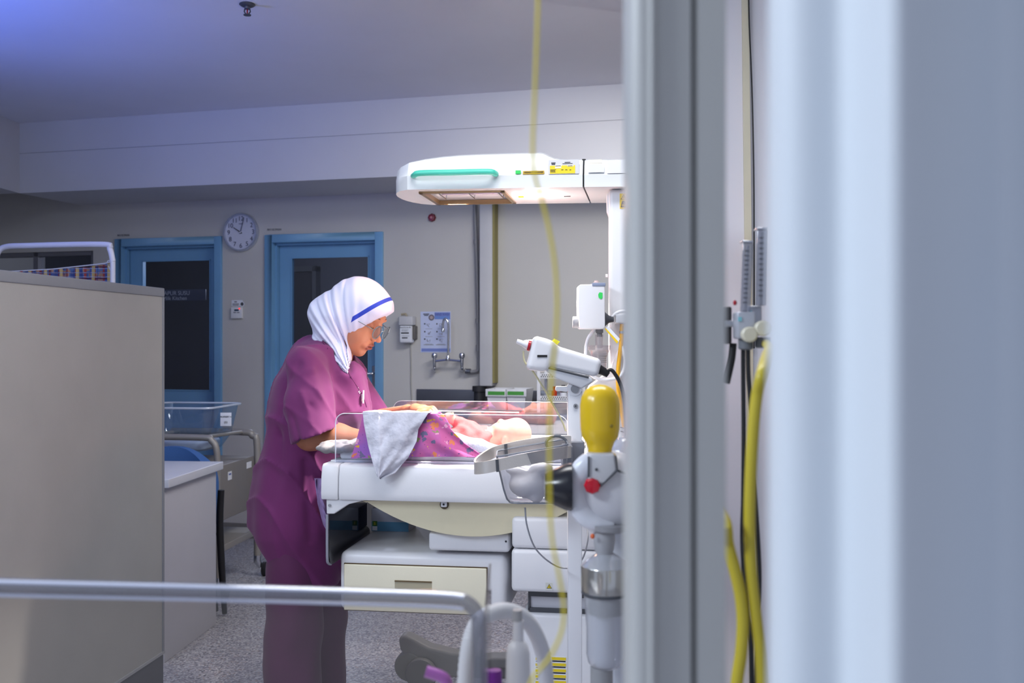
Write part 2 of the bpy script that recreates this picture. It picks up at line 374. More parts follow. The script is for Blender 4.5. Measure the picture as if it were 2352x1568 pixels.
def door(n, fx0, fx1, fy0, gx0, gx1, gy0, gy1, label):
    t = thing('door_%d' % n, WF.w((W(fx0) + W(fx1)) / 2, 0, 0), label, 'door'); t['kind'] = 'structure'
    a, c = W(fx0), W(fx1); zt = Z((fx0 + fx1) / 2, fy0); fw = 0.055
    MB().box(WF, a, a + fw, -0.018, 0.13, 0, zt).box(WF, c - fw, c, -0.018, 0.13, 0, zt).box(WF, a + fw, c - fw, -0.018, 0.13, zt - fw, zt).build('door_frame', bluep, t, 0.003)
    s = MB().box(WF, a + fw, a + fw + .015, 0.03, 0.06, 0, zt - fw).box(WF, c - fw - .015, c - fw, 0.03, .06, 0, zt - fw).box(WF, a + fw, c - fw, .03, .06, zt - fw - .015, zt - fw)
    s.build('door_stop', bluep, t)
    v0 = 0.07; la, lc, lz = a + fw + .004, c - fw - .004, zt - fw - .004
    g0, g1 = W(gx0, 700, v0), W(gx1, 700, v0); z1 = Z((gx0 + gx1) / 2, gy0, v0); z0 = Z((gx0 + gx1) / 2, gy1, v0)
    lf = MB().box(WF, la, g0, v0, v0 + .04, 0.01, lz).box(WF, g1, lc, v0, v0 + .04, 0.01, lz).box(WF, g0, g1, v0, v0 + .04, z1, lz).box(WF, g0, g1, v0, v0 + .04, 0.01, z0)
    leaf = lf.build('door_leaf', bluep, t)
    MB().box(WF, g0, g0 + .008, v0 - .005, v0, z0, z1).box(WF, g1 - .008, g1, v0 - .005, v0, z0, z1).box(WF, g0, g1, v0 - .005, v0, z1 - .008, z1).box(WF, g0, g1, v0 - .005, v0, z0, z0 + .008).build('glazing_bead', bluep, leaf)
    MB().box(WF, g0, g1, v0 + .018, v0 + .022, z0, z1).build('pane', doorglass, leaf)
    return t, a, c, v0, leaf, g0, g1
d1 = door(1, 266, 511, 546, 327, 484, 597, 897, 'blue glazed milk kitchen door left of the wall clock')
d2 = door(2, 610, 881, 536, 669, 848, 589, 900, 'blue glazed door behind the nurse')
t = d2[0]; hv = d2[3]; hu = W(861, 857, hv); hz = Z(861, 857, hv)
h = MB().box(WF, hu - .018, hu + .018, hv - .008, hv, hz - .24, hz + .05).build('handle_plate', steel, d2[4], 0.004)
MB().tube([WF.w(hu, hv - .008, hz), WF.w(hu, hv - .05, hz), WF.w(hu - .012, hv - .055, hz), WF.w(hu - .12, hv - .055, hz)], 0.008).build('door_handle', chrome, d2[4])
# kitchen sign behind the door glass
sg = thing('door_sign', WF.pw(400, 692, 0.10), 'dark door sign with white milk kitchen lettering inside the left door glass', 'sign')
MB().pbox(WF, 326, 664, 472, 691, 0.100, 0.112).build('sign_plate', M('sign_grey', (92, 98, 114), 0.4), sg, 0.003)
u1, z1 = WF.pl(402, 673.5, 0.1); u2, z2 = WF.pl(402, 685, 0.1)
lt = M('letter_white', (235, 238, 245), 0.5, emit=0.0)
text('DAPUR SUSU', WF, u1, z1, 0.099, 0.041, lt, sg); text('Milk Kitchen', WF, u2, z2, 0.099, 0.038, lt, sg)
# window far left
t = thing('window_1', WF.w((wl + wr) / 2, 0, zw0), 'dark interior window in the back wall behind the bed screen', 'window'); t['kind'] = 'structure'
fm_ = M('window_frame_grey', (112, 112, 120), 0.5)
f = MB()
for a in (wl, W(72), W(213) - 0.03): f.box(WF, a, a + 0.04, 0.02, 0.09, zw0, zw1)
f.box(WF, wl, wr, 0.02, 0.09, zw1 - 0.03, zw1).box(WF, wl, wr, 0.02, 0.09, zw0, zw0 + .03)
f.build('window_frame', fm_, t); MB().box(WF, wl, wr, 0.05, 0.055, zw0, zw1).build('pane', doorglass, t)
# white pillar and cable trunking behind the warmer
pil = MB().pbox(Fr(0.9, 3.75, 8), 1590, -60, 2250, 1700, 0, 0.5); z = [p[2] for p in pil.v]
pil.v = [(p[0], p[1], 0 if p[2] < 1 else CH) for p in pil.v]
S(pil.build('wall_pillar', M('pillar_white', (216, 216, 224), 0.6, bump=.02, var=.0), bevel=0), 'white pillar standing behind the warmer and the metal post', 'pillar')
PF = Fr(0.9, 3.75, 8)
a = PF.pl(1708, 300)[0]; c = PF.pl(1724, 300)[0]
tk = MB().hexa([PF.w(a + .022, -.02, 0), PF.w(c + .022, -.02, 0), PF.w(c + .022, 0, 0), PF.w(a + .022, 0, 0), PF.w(a - .01, -.02, CH), PF.w(c - .01, -.02, CH), PF.w(c - .01, 0, CH), PF.w(a - .01, 0, CH)])
S(tk.build('trim_2', M('trunking_beige', (205, 200, 178), 0.5)), 'beige cable trunking on the white pillar', 'trim')
tag(MB().tube([PF.pw(1719, -40, -.026), PF.pw(1721, 60, -.026), PF.pw(1727, 200, -.026), PF.pw(1731, 380, -.026), PF.pw(1732, 560, -.026), PF.pw(1732, 800, -.03)], 0.0028, smooth=4).build('black_cable', black), 'thin black cable running down the beige trunking on the white pillar', 'cable')
# sprinkler
q = P(568, 10, 0); d_ = (CH - CZ) * F / (784 - 9)
c = P(568, 9, d_); t = thing('fire_sprinkler', c, 'small metal fire sprinkler on the ceiling', 'sprinkler')
MB().lathe(c, (0, 0, -1), [(0, 0), (.032, 0), (.034, .004), (.026, .010), (.016, .012), (0, .012)]).build('ceiling_rose', dgrey, t)
MB().lathe(c, (0, 0, -1), [(.012, .012), (.012, .022), (.008, .024), (.0, .024)]).build('socket', dsteel, t)
MB().tube([c + Vector((-.010, 0, -.02)), c + Vector((-.013, 0, -.033)), c + Vector((-.004, 0, -.046))], .0028).tube([c + Vector((.010, 0, -.02)), c + Vector((.013, 0, -.033)), c + Vector((.004, 0, -.046))], .0028).build('yoke', dgrey, t)
MB().lathe(c, (0, 0, -1), [(0, .046), (.016, .046), (.016, .049), (0, .049)]).build('deflector', dgrey, t)
MB().tube([c + Vector((0, 0, -.022)), c + Vector((0, 0, -.046))], .003).build('bulb', red, t)
# ------------------------------------------------------------ things on the back wall
# clock
cu, cz = WF.pl(556, 534); R = 0.131
t = thing('wall_clock', WF.w(cu, 0, cz - R), 'round white wall clock with silver rim between the two blue doors', 'clock')
c0 = WF.w(cu, 0, cz); ax = -WF.v
MB().lathe(c0, ax, [(R - .006, 0), (R, .003), (R, .028), (R - .004, .034), (R - .011, .034), (R - .013, .026), (R - .013, .012), (R - .006, .010)], n=56).build('rim', M('clock_rim', (200, 206, 222), 0.25, 0.7), t)
MB().lathe(c0, ax, [(0, 0.001), (R - .01, .001), (R - .01, .016), (0, .016)], n=56).build('dial', M('clock_dial', (205, 208, 226), 0.5), t)
num = M('clock_numeral', (48, 52, 84), 0.6)
for k in range(1, 13):
    a = math.radians(k * 30); r = 0.093
    text(str(k), WF, cu + r * math.sin(a), cz + r * math.cos(a), -0.017, 0.044, num, t, 'numeral')
MB().box(WF, cu - .016, cu + .016, -.0175, -.016, cz + .057, cz + .0605).build('dial_mark', num, t)
def hand(ang, ln, wd, v, nm, col):
    a = math.radians(ang); dx, dz = math.sin(a), math.cos(a); px_, pz_ = dz, -dx
    pts = [WF.w(cu + px_ * s * wd + dx * l, v, cz + pz_ * s * wd + dz * l) for s, l in ((-1, -.012), (1, -.012), (.6, ln), (-.6, ln))]
    MB().prism(pts, -WF.v * 0.002).build(nm, col, t)
hand(302, .064, .0035, -.020, 'hour_hand', M('hand_black', (34, 34, 50), 0.5)); hand(15, .104, .0024, -.023, 'minute_hand', M('hand_grey', (84, 88, 116), 0.5))
MB().lathe(WF.w(cu, -.018, cz), ax, [(0, 0), (.005, 0), (.005, .009), (0, .009)], n=16).build('hand_pin', paper, t)
# labels over the doors (print too small to read: rows of dark marks)
for x0, x1, y, nm in ((268, 299, 541, 'small dark lettering above the left blue door'), (612, 648, 528, 'small dark lettering above the right blue door')):
    a, z = WF.pl(x0, y); c = W(x1)
    tag(text('PINTU KECEMASAN', WF, (a + c) / 2, z, -.0006, 0.021, ink, None, 'door_lettering', sx=(c - a) / 0.205), nm, 'lettering')
# switch and notice between doors
t = thing('wall_thermostat', WF.pw(543, 731), 'small white control box with red light between the blue doors', 'thermostat')
MB().pbox(WF, 530, 705, 555, 731, -.022, 0).build('case', white2, t, 0.003)
MB().pbox(WF, 538, 710, 548, 714, -.0235, -.022).build('display', M('display_dark', (30, 60, 90), 0.3), t)
MB().pbox(WF, 548, 707, 551, 710, -.0235, -.022).build('indicator_light', M('led_red', (240, 40, 40), 0.4, emit=1.5), t)
for x in (536, 544): MB().pbox(WF, x, 716, x + 6, 718.5, -.024, -.022).build('button', grey, t)
t = thing('notice_card', WF.pw(545, 703), 'small paper notice stuck above the thermostat', 'notice')
MB().pbox(WF, 532, 689, 557, 703, -.002, 0).build('card', paper, t)
MB().pbox(WF, 534, 697, 549, 698.6, -.0026, -.002).pbox(WF, 534, 700, 548, 701.4, -.0026, -.002).pbox(WF, 538, 692, 544, 694, -.0026, -.002).build('print', ink, t)
cc = WF.pw(556, 698, -.002); MB().lathe(cc, ax, [(0, 0), (.018, 0), (.018, .001), (0, .001)]).build('sticker', paper, t); MB().lathe(WF.pw(556, 698, -.0035), ax, [(.008, 0), (.012, 0), (.012, .0004), (.008, .0004)]).build('sticker_ring', dgrey, t)
# red call-point bell
c = WF.pw(993, 500); t = thing('alarm_button', c, 'dark red round fire alarm indicator on the wall under the warmer head', 'alarm')
MB().lathe(c, ax, [(0, 0), (.026, 0), (.028, .01), (.022, .022), (0, .024)], n=8).build('lens', M('dark_red', (120, 20, 34), 0.3), t)
MB().lathe(c, ax, [(.0, .0235), (.009, .0235), (.008, .028), (0, .029)]).build('cap', M('pink_cap', (190, 120, 130), 0.3), t)
# soap dispenser
t = thing('soap_dispenser', WF.pw(933, 786), 'wall mounted soap bottle dispenser with printed label beside the poster', 'dispenser')
MB().pbox(WF, 915, 726, 947, 747, -.075, -.0).build('holder', M('dispenser_cover', (196, 196, 200), 0.4), t, .006)
MB().pbox(WF, 946, 748, 953, 779, -.05, 0).build('bracket', M('bracket_taupe', (98, 94, 90), 0.5), t, .004)
bt = MB().pbox(WF, 917, 747, 945, 787, -.07, -.012).build('bottle', M('bottle_white', (222, 224, 232), 0.35), t, .010)
MB().tube([WF.pw(922, 722, -.04), WF.pw(932, 721, -.04), WF.pw(934, 727, -.04)], .008).build('nozzle', M('nozzle_tan', (160, 150, 130), .4), t)
MB().pbox(WF, 919, 749, 943, 781, -.0712, -.0698).build('label', paper, bt)
uu, zz = WF.pl(931, 752, -.072); text('Hand Scrub 4%', WF, uu, zz, -.072, .0125, ink, bt, 'label_print')
MB().pbox(WF, 921, 763, 939, 766, -.0722, -.071).build('label_band', ink, bt)
for a_ in ((922, 757, 938, 757.6), (922, 759.5, 936, 760.1), (922, 771, 940, 771.6), (923, 774.5, 936, 777)): MB().pbox(WF, *a_, -.0722, -.071).build('label_line', ink, bt)
tag(MB().tube([WF.pw(943, 790, -.004), WF.pw(944, 830, -.004), WF.pw(944, 880, -.004), WF.pw(946, 925, -.004)], .004).build('wall_cable', M('wall_cable_paint', (168, 166, 162), .6)), 'thin painted cable running down the wall below the soap dispenser', 'cable')
# hand wash poster
t = thing('hand_wash_poster', WF.pw(1001, 809), 'hand washing instruction poster behind the sink tap', 'poster')
pb = M('poster_blue', (196, 205, 235), 0.4); pn = M('poster_navy', (70, 86, 160), 0.4); pm_ = M('poster_mid', (120, 136, 200), 0.4)
MB().pbox(WF, 966, 715, 1035, 809, -.0025, 0).build('sheet', pb, t)
MB().pbox(WF, 998, 717, 1034, 733, -.0032, -.0025).build('header_band', pm_, t)
MB().pbox(WF, 968, 800, 1034, 807, -.0032, -.0025).build('footer_band', pm_, t)
uu, zz = WF.pl(1016, 722, 0); text('HAND WASH', WF, uu, zz, -.0035, .0235, pn, t, sx=.72); uu, zz = WF.pl(1016, 729.5, 0); text('TECHNIQUE', WF, uu, zz, -.0035, .0235, M('poster_cyan', (90, 160, 230), .4), t, sx=.75)
MB().lathe(WF.pw(991, 729, -.0025), ax, [(0, 0), (.020, 0), (.020, .0008), (0, .0008)]).build('picture_disc', M('disc', (110, 104, 118), .5), t)
MB().lathe(WF.pw(991, 729, -.0035), ax, [(0, 0), (.011, 0), (.011, .0008), (0, .0008)]).build('picture_centre', M('disc2', (178, 160, 160), .5), t)
MB().pbox(WF, 972, 720, 986, 722, -.0032, -.0025).pbox(WF, 974, 723, 984, 725, -.0032, -.0025).build('crest', ink, t)
for i, y in enumerate((742, 760, 777)):
    for x in (974, 1002):
        MB().pbox(WF, x, y, x + 3, y + 3, -.0032, -.0025).build('step_number', ink, t); MB().pbox(WF, x + 3, y + 12.5, x + 19, y + 13.3, -.0032, -.0025).build('caption_line', grey, t)
        MB().tube([WF.pw(x + 6 + random.random() * 10, y + random.random() * 10, -.003) for k in range(9)], .0011, n=5, smooth=3).build('hand_sketch', M('sketch_grey', (150, 152, 170), .5), t)
for x in (973, 1001): MB().pbox(WF, x, 791, x + 23, 792.4, -.0032, -.0025).build('caption_line', grey, t)
# tap
t = thing('sink_tap', WF.pw(1030, 850), 'chrome wall mounted swan neck tap above the steel sink', 'tap')
v = -.075
MB().tube([WF.pw(1029, 825, v), WF.pw(1030, 760, v), WF.pw(1029, 742, v), WF.pw(1024, 732, v), WF.pw(1019, 736, v), WF.pw(1017, 748, v), WF.pw(1017, 758, v)], .0075, smooth=5).build('spout', chrome, t)
MB().lathe(WF.pw(1017.5, 754, v), (0, 0, -1), [(.009, 0), (.0105, .004), (.0105, .022), (.008, .024)]).build('aerator', chrome, t)
MB().tube([WF.pw(998, 829, v), WF.pw(1028, 826, v), WF.pw(1062, 829, v)], .0075).build('bridge_pipe', chrome, t)
MB().lathe(WF.pw(1029, 829, v), (0, 0, 1), [(.014, 0), (.016, .008), (.012, .024), (.009, .034)]).build('spout_collar', chrome, t)
for x in (998, 1061):
    MB().tube([WF.pw(x, 820, v), WF.pw(x, 842, v), WF.pw(x + 1, 849, v + .02), WF.w(W(x), -.0, Z(x, 849))], [.012, .010, .010, .016], smooth=4).build('valve_body', chrome, t)
    MB().lathe(WF.pw(x, 824, v), (0, 0, 1), [(.008, 0), (.016, .006), (.0195, .012), (.0195, .026), (.015, .036), (.006, .040)], n=9).build('tap_knob', chrome, t)
# pipes
pg = M('pipe_paint', (132, 132, 136), .5)
t = thing('water_pipe', WF.pw(1098, 858), 'grey water pipe running down the wall to the tap', 'pipe')
MB().tube([WF.pw(1089, 440, -.03), WF.pw(1095, 610, -.03), WF.pw(1099, 800, -.03), WF.pw(1099, 844, -.03), WF.pw(1094, 852, -.03), WF.pw(1078, 853, -.03), WF.pw(1066, 848, -.04)], .0115, smooth=4).build('pipe', pg, t)
for y in (742, 560): MB().lathe(WF.pw(1097 if y > 600 else 1093, y, -.03), (0, 0, 1), [(.0145, 0), (.0145, .03)]).build('coupling', pg, t)
MB().lathe(WF.pw(1099, 806, -.03), (0, 0, 1), [(.017, 0), (.017, .04)]).build('valve', pg, t)
MB().lathe(WF.pw(1074, 852, -.035), WF.u, [(.016, -.015), (.016, .02)]).build('elbow', dsteel, t)
t = thing('pipe_casing', WF.pw(1118, 886), 'tall boxed pipe casing beside the grey pipe', 'casing')
z0 = Z(1118, 885); a, c = W(1101, 800, -.1), W(1130, 800, -.1)
MB().box(WF, a, c, -.10, 0, z0, zb).build('casing_body', M('casing_paint', (190, 190, 194), .6), t, .006)
MB().box(WF, c, c + .012, -.085, 0, z0 + .02, zb).build('casing_edge', M('sealant', (140, 132, 84), .7), t)
# sink counter
t = thing('sink_counter', WF.w(W(1150), -.25, 0), 'stainless steel sink counter against the back wall', 'sink')
a, c = W(958, 900), W(1460, 900); zc = 0.93; zt = Z(1030, 894)
MB().box(WF, a, c, -.012, 0, zc, zt).build('backsplash', dsteel, t, .002)
MB().box(WF, a, a + .45, -.5, -.012, zc - .03, zc).box(WF, a + .9, c, -.5, -.012, zc - .03, zc).box(WF, a + .45, a + .9, -.5, -.42, zc - .03, zc).box(WF, a + .45, a + .9, -.12, -.012, zc - .03, zc).build('worktop', steel, t, .003)
MB().box(WF, a + .45, a + .9, -.42, -.41, zc - .2, zc - .03).box(WF, a + .45, a + .9, -.13, -.12, zc - .2, zc - .03).box(WF, a + .44, a + .45, -.42, -.12, zc - .2, zc - .03).box(WF, a + .9, a + .91, -.42, -.12, zc - .2, zc - .03).box(WF, a + .45, a + .9, -.42, -.12, zc - .21, zc - .2).build('basin', dsteel, t)
MB().box(WF, a + .02, c, -.46, -.01, 0, zc - .215).build('base_cabinet', M('counter_base', (150, 150, 156), .5), t, .004)
tag(MB().lathe(WF.w(W(1107), -.06, zc + .001), (0, 0, 1), [(.035, 0), (.035, .10), (.045, .10), (.045, z0 - zc - .002), (.03, z0 - zc - .002)]).build('drain_pipe', M('drain_black', (36, 36, 42), .5)), 'short dark drain pipe under the pipe casing at the sink', 'pipe')
# two bins with green labels
first = None
for i, (x0, x1) in enumerate(((1117, 1164), (1162, 1208))):
    v = -.30; fl = 'white tapered bin with green label nearer the drain pipe' if i == 0 else 'white tapered bin with green label nearer the wire rack'
    ul, zt_ = WF.pl(x0, 893, v); ur = WF.pl(x1, 893, v)[0]
    t = thing('storage_bin', WF.w((ul + ur) / 2, v + .1, zc), fl, 'bin', 'white bins on the sink counter')
    e = .012; zb_ = zc + .001; D = .2; m = MB()
    o = [WF.w(ul + e, v + e, zb_), WF.w(ur - e, v + e, zb_), WF.w(ur - e, v + D - e, zb_), WF.w(ul + e, v + D - e, zb_), WF.w(ul, v, zt_), WF.w(ur, v, zt_), WF.w(ur, v + D, zt_), WF.w(ul, v + D, zt_)]
    cx = WF.w((ul + ur) / 2, v + D / 2, 0)
    ins = [cx + (p - cx - Vector((0, 0, p.z))) * .95 + Vector((0, 0, p.z + (.004 if k < 4 else 0))) for k, p in enumerate(o)]
    m.add(o + ins, [(3, 2, 1, 0), (0, 1, 5, 4), (1, 2, 6, 5), (2, 3, 7, 6), (3, 0, 4, 7), (8, 9, 10, 11), (8, 12, 13, 9), (9, 13, 14, 10), (10, 14, 15, 11), (11, 15, 12, 8), (4, 5, 13, 12), (5, 6, 14, 13), (6, 7, 15, 14), (7, 4, 12, 15)])
    m.build('bin_body', white2, t, flat=True)
    MB().box(WF, ul - .004, ur + .004, v - .006, v, zt_ - .045, zt_).build('label_holder', white2, t, .002)
    MB().box(WF, ul + .012, ur - .012, v - .0075, v - .006, zt_ - .036, zt_ - .014).build('green_label', green, t)
# wire rack with bottles
v = -.42; t = thing('wire_rack', WF.pw(1270, 985, v), 'white perforated two tier rack standing at the sink', 'rack')
ra, rc = WF.pl(1233, 900, v)[0], WF.pl(1330, 900, v)[0]
zs1 = Z(1270, 919, v); zs0 = Z(1270, 868, v); zf = zc
for u in (ra, rc - .02):
    for vv in (v, v + .2): MB().box(WF, u, u + .02, vv, vv + .015, zf, Z(1240, 835, v)).build('upright', white2, t, .002)
def holes(bm): pass
for zz in (zs1, zs0):
    MB().box(WF, ra, rc, v, v + .215, zz - .004, zz).build('shelf', white2, t)
    sh = MB().box(WF, ra + .02, rc - .02, v - .002, v, zz, zz + .026).box(WF, ra + .02, rc - .02, v + .213, v + .215, zz, zz + .026).build('shelf_lip', white2, t)
    hb = MB(); n = 0; x = ra + .028
    while x < rc - .03:
        for r_ in (0, 1): hb.lathe(WF.w(x + r_ * .0065, v - .0022, zz + .008 + r_ * .010), -WF.v, [(0, 0), (.0038, 0), (.0038, .0006), (0, .0006)], n=8)
        x += .013
    hb.build('perforations', M('hole_dark', (30, 32, 44), .6), sh)
def bottle(x, y0, col, lab, label, w_, cap):
    u, zt_ = WF.pl(x, y0, v + .06); z = zs1 + .0005; H = zt_ - z
    t = thing('medicine_bottle', WF.w(u, v + .06, z), label, 'bottle')
    MB().lathe(WF.w(u, v + .06, z), (0, 0, 1), [(w_ * .9, 0), (w_, .003), (w_, H * .62), (w_ * .45, H * .76), (w_ * .45, H * .8)]).build('bottle_body', col, t)
    MB().lathe(WF.w(u, v + .06, z), (0, 0, 1), [(w_ * .6, H * .78), (w_ * .6, H), (0, H)]).build('cap', cap, t)
    if lab: MB().lathe(WF.w(u, v + .06, z), (0, 0, 1), [(w_ * 1.01, H * .08), (w_ * 1.01, H * .5)]).build('label', lab, t)
bottle(1273, 887, M('bottle_red', (190, 40, 24), .35), None, 'small red bottle on the white rack shelf', .0165, M('bottle_red', (190, 40, 24)))
bottle(1294, 884, M('bottle_brown', (28, 22, 26), .2), paper, 'dark brown medicine bottle with white label on the rack', .020, black)
# ------------------------------------------------------------ partition, desk, chair
PD = Vector((-0.124, -0.99, 0)).normalized(); pf = Fr(-1.343, 3.85, 0); pf.u = -PD; pf.v = Vector((-pf.u.y, pf.u.x, 0)); 
# u runs away from the camera, v to the left
t = thing('partition_panel', pf.w(-1.1, .02, 0), 'beige office partition panel with grey trim at the left edge of the room', 'partition')
zt = 1.556
MB().box(pf, -2.2, -.012, .004, .036, .15, zt - .03).build('panel', M('partition_laminate', (174, 173, 170), .55, bump=.03, bscale=90, var=.03), t)
MB().box(pf, -2.2, 0, 0, .04, zt - .034, zt).build('top_trim', M('trim_grey', (142, 145, 152), .4), t, .003)
MB().box(pf, -.014, 0, 0, .04, 0.15, zt - .034).build('end_trim', M('trim_grey', (142, 145, 152)), t, .002)
MB().box(pf, -2.2, 0, -.002, .042, .146, .156).build('bottom_trim', M('trim_light', (168, 170, 174), .4), t)
MB().box(pf, -2.2, -.004, .004, .036, 0, .146).build('kick_plate', M('kick_grey', (84, 84, 92), .5), t)
df = Fr(-1.459, 4.18, 4.5)
t = thing('desk', df.w(-.6, .3, 0), 'pale laminate desk behind the partition', 'desk')
dm = M('desk_laminate', (188, 188, 196), .5, var=.02)
MB().box(df, -.03, .0, .0, .58, 0, .735).build('end_panel', dm, t, .003)
MB().box(df, -1.3, -.03, .02, .04, .2, .735).build('modesty_panel', dm, t, .003)
MB().box(df, -1.3, -.9, .04, .56, 0, .735).build('pedestal', dm, t, .003)
MB().box(df, -1.32, .028, -.02, .60, .737, .775).build('desktop', M('desktop_laminate', (205, 208, 218), .4, var=.02), t, .004)
t = thing('office_chair', P(400, 1400, 4.95) * 1, 'blue office chair tucked behind the desk', 'chair')
cb = M('blue_fabric', (58, 100, 160), .8, bump=.1, bscale=300)
cpos = Vector((-1.70, 4.78, 0))
t.location = cpos; WL[t] = cpos
def backrest(i, j):
    a = (i - .5) * 2; z = .52 + .32 * j; wdt = .225 * (1 - .9 * max(0, j - .6) ** 2 * (1 if abs(a) < .0 else 1))
    top = .30 * (1 - abs(a) ** 2.6 * .45)
    return cpos + Vector((a * wdt, .19 - .05 * a * a, .50 + .325 * (1 - abs(a) ** 2.4 * .35) * j))
MB().grid(backrest, 16, 10, .04).build('backrest', cb, t)
MB().box(Fr(cpos.x, cpos.y, 0), -.22, .22, -.27, .14, .43, .49).build('seat', cb, t, .025)
MB().tube([cpos + Vector((0, .215, .62)), cpos + Vector((0, .21, .40)), cpos + Vector((0, -.05, .40))], .015).build('back_support', black, t)
MB().tube([cpos + Vector((0, -.05, .07)), cpos + Vector((0, -.05, .43))], .025).build('pedestal', black, t)
for k in range(5):
    a = 2 * PI * k / 5 + .3; e = cpos + Vector((math.cos(a) * .24, -.05 + math.sin(a) * .24, .075))
    lg = MB().tube([cpos + Vector((0, -.05, .1)), e], [.02, .014]).build('star_leg', black, t)
    MB().lathe(e + Vector((-.012, 0, -.047)), (1, 0, 0), [(0, 0), (.026, 0), (.026, .024), (0, .024)], n=16).build('caster', black, lg)
t = thing('folded_stand', Vector((-1.43, 4.88, 0)), 'slim black folded stand leaning between the desk and the bassinet trolley', 'stand')
MB().tube([P(508, 1125, 4.86), P(505, 1200, 4.86), P(509, 1300, 4.86), P(516, 1408, 4.9)], [.016, .017, .017, .012], smooth=4).build('pole', black, t)
MB().tube([P(494, 1140, 4.9), P(494, 1225, 4.9), P(494, 1330, 4.9), P(496, 1402, 4.92)], [.006, .006, .007, .012], smooth=3).build('strut', dgrey, t)
MB().tube([P(494, 1226, 4.9), P(508, 1226, 4.86)], .007).build('link', black, t)
# bed screen
t = thing('bed_screen', P(130, 900, 4.95), 'white tube bed screen with checked curtain behind the partition', 'screen')
sc = M('white_tube', (228, 228, 238), .3)
L = [P(-8, 800, 5.0), P(-8, 600, 5.0), P(-5, 580, 5.0), P(12, 567, 5.0), P(60, 564, 4.98), P(235, 561, 4.93), P(252, 571, 4.93), P(259, 600, 4.93), P(259, 700, 4.93)]
L[0].z = .08; L[-1].z = .08
MB().tube(smooth_path(L[1:-1], 5), .0140, n=14).tube([L[0], L[1]], .0125).tube([L[-2], L[-1]], .0125).build('tube_frame', sc, t)
for p in (L[0], L[-1]):
    MB().tube([p + Vector((0, -.16, .0)), p, p + Vector((0, .16, 0))], .011).build('foot', sc, t)
    for s in (-.15, .15): MB().lathe(p + Vector((-.01, s, -.044)), (1, 0, 0), [(0, 0), (.035, 0), (.035, .02), (0, .02)], n=16).build('caster', black, t)
# checked fabric
cm = bpy.data.materials.new('checked_cloth'); cm.use_nodes = True; nt = cm.node_tree; b = nt.nodes['Principled BSDF']; b.inputs['Roughness'].default_value = .85
tc = nt.nodes.new('ShaderNodeTexCoord'); 
def wave(sc_, dirn, prof='SIN'):
    mp = nt.nodes.new('ShaderNodeTexWave'); mp.bands_direction = dirn; mp.inputs['Scale'].default_value = sc_; mp.inputs['Distortion'].default_value = .4; nt.links.new(tc.outputs['Object'], mp.inputs[0]); return mp
no = nt.nodes.new('ShaderNodeTexNoise'); no.inputs['Scale'].default_value = 16; nt.links.new(tc.outputs['Object'], no.inputs[0])
r0 = nt.nodes.new('ShaderNodeValToRGB'); r0.color_ramp.interpolation = 'CONSTANT'
for i_, (p_, c_) in enumerate([(0, (66, 84, 140)), (.46, (84, 112, 160)), (.52, (160, 124, 104)), (.62, (120, 90, 110))]):
    e = r0.color_ramp.elements[i_] if i_ < 2 else r0.color_ramp.elements.new(p_); e.position = p_; e.color = lin(c_)
nt.links.new(no.outputs['Fac'], r0.inputs[0]); cur = r0.outputs[0]
for sc_, dirn, col, th in ((7, 'X', (150, 60, 60), .90), (11, 'Z', (80, 40, 70), .88), (4, 'X', (180, 160, 110), .95), (15, 'Z', (150, 165, 200), .95)):
    wv = wave(sc_, dirn); g = nt.nodes.new('ShaderNodeMath'); g.operation = 'GREATER_THAN'; g.inputs[1].default_value = th; nt.links.new(wv.outputs['Fac'], g.inputs[0])
    mx = nt.nodes.new('ShaderNodeMix'); mx.data_type = 'RGBA'; nt.links.new(g.outputs[0], mx.inputs[0]); nt.links.new(cur, mx.inputs[6]); mx.inputs[7].default_value = lin(col); cur = mx.outputs[2]
nt.links.new(cur, b.inputs['Base Color'])
def curtain(i, j):
    x = -6 + 259 * i; yt = np.interp(x, [-6, 40, 120, 200, 238, 253], [626, 623, 619, 613, 607, 603])
    p = P(x, yt, 4.96); p.y += .008 * math.sin(x * .35) ; p.z -= (1 - j) * 1.1; return p
MB().grid(curtain, 90, 12, .002).build('curtain_cloth', cm, t)
MB().tube([P(-6, 625, 4.96), P(120, 618, 4.96), P(240, 605, 4.95), P(259, 600, 4.93)], .003, n=6).build('curtain_cord', white2, t)
MB().tube([P(246, 604, 4.94), P(249, 598, 4.94), P(256, 604, 4.94), P(255, 622, 4.94), P(249, 610, 4.94)], .0025, n=6, smooth=4).build('tie_string', white2, t)
# ------------------------------------------------------------ bassinet trolley
t = thing('bassinet_trolley', Vector((-1.75, 5.5, 0)), 'beige metal bassinet trolley with cupboard on casters', 'trolley')
tm = M('trolley_paint', (150, 146, 142), .4, .2); x1 = 0.0; x0 = -.52; TF = Fr(-1.535, 5.18, 7)
def V(x, y, z): return TF.w(x, y, z)
ya, yb = 0.0, 0.56
za = CZ - (1005 - 784) * 5.18 / F; zbk = CZ - (992 - 784) * 5.74 / F
MB().tube([V(x0, ya, za), V(x1 - .09, ya, za), V(x1 - .03, ya, za - .015), V(x1, ya, za - .08), V(x1, ya, .55)], .017, smooth=4).build('front_hoop', tm, t)
MB().tube([V(x0, yb, zbk), V(x1 - .10, yb, zbk), V(x1 - .03, yb, zbk - .02), V(x1, yb, zbk - .1), V(x1, yb, .12)], .020, smooth=4).build('back_hoop', tm, t)
for u_ in (x1 - .09, x0 + .05): MB().tube([V(u_, ya, za), V(u_, yb, zbk)], .010).build('side_rail', tm, t)
MB().box(TF, x0, x1 - .01, ya + .03, yb - .02, .40, CZ - (1072 - 784) * 5.2 / F).build('cupboard', M('cupboard_taupe', (128, 124, 122), .5, var=.02), t, .006)
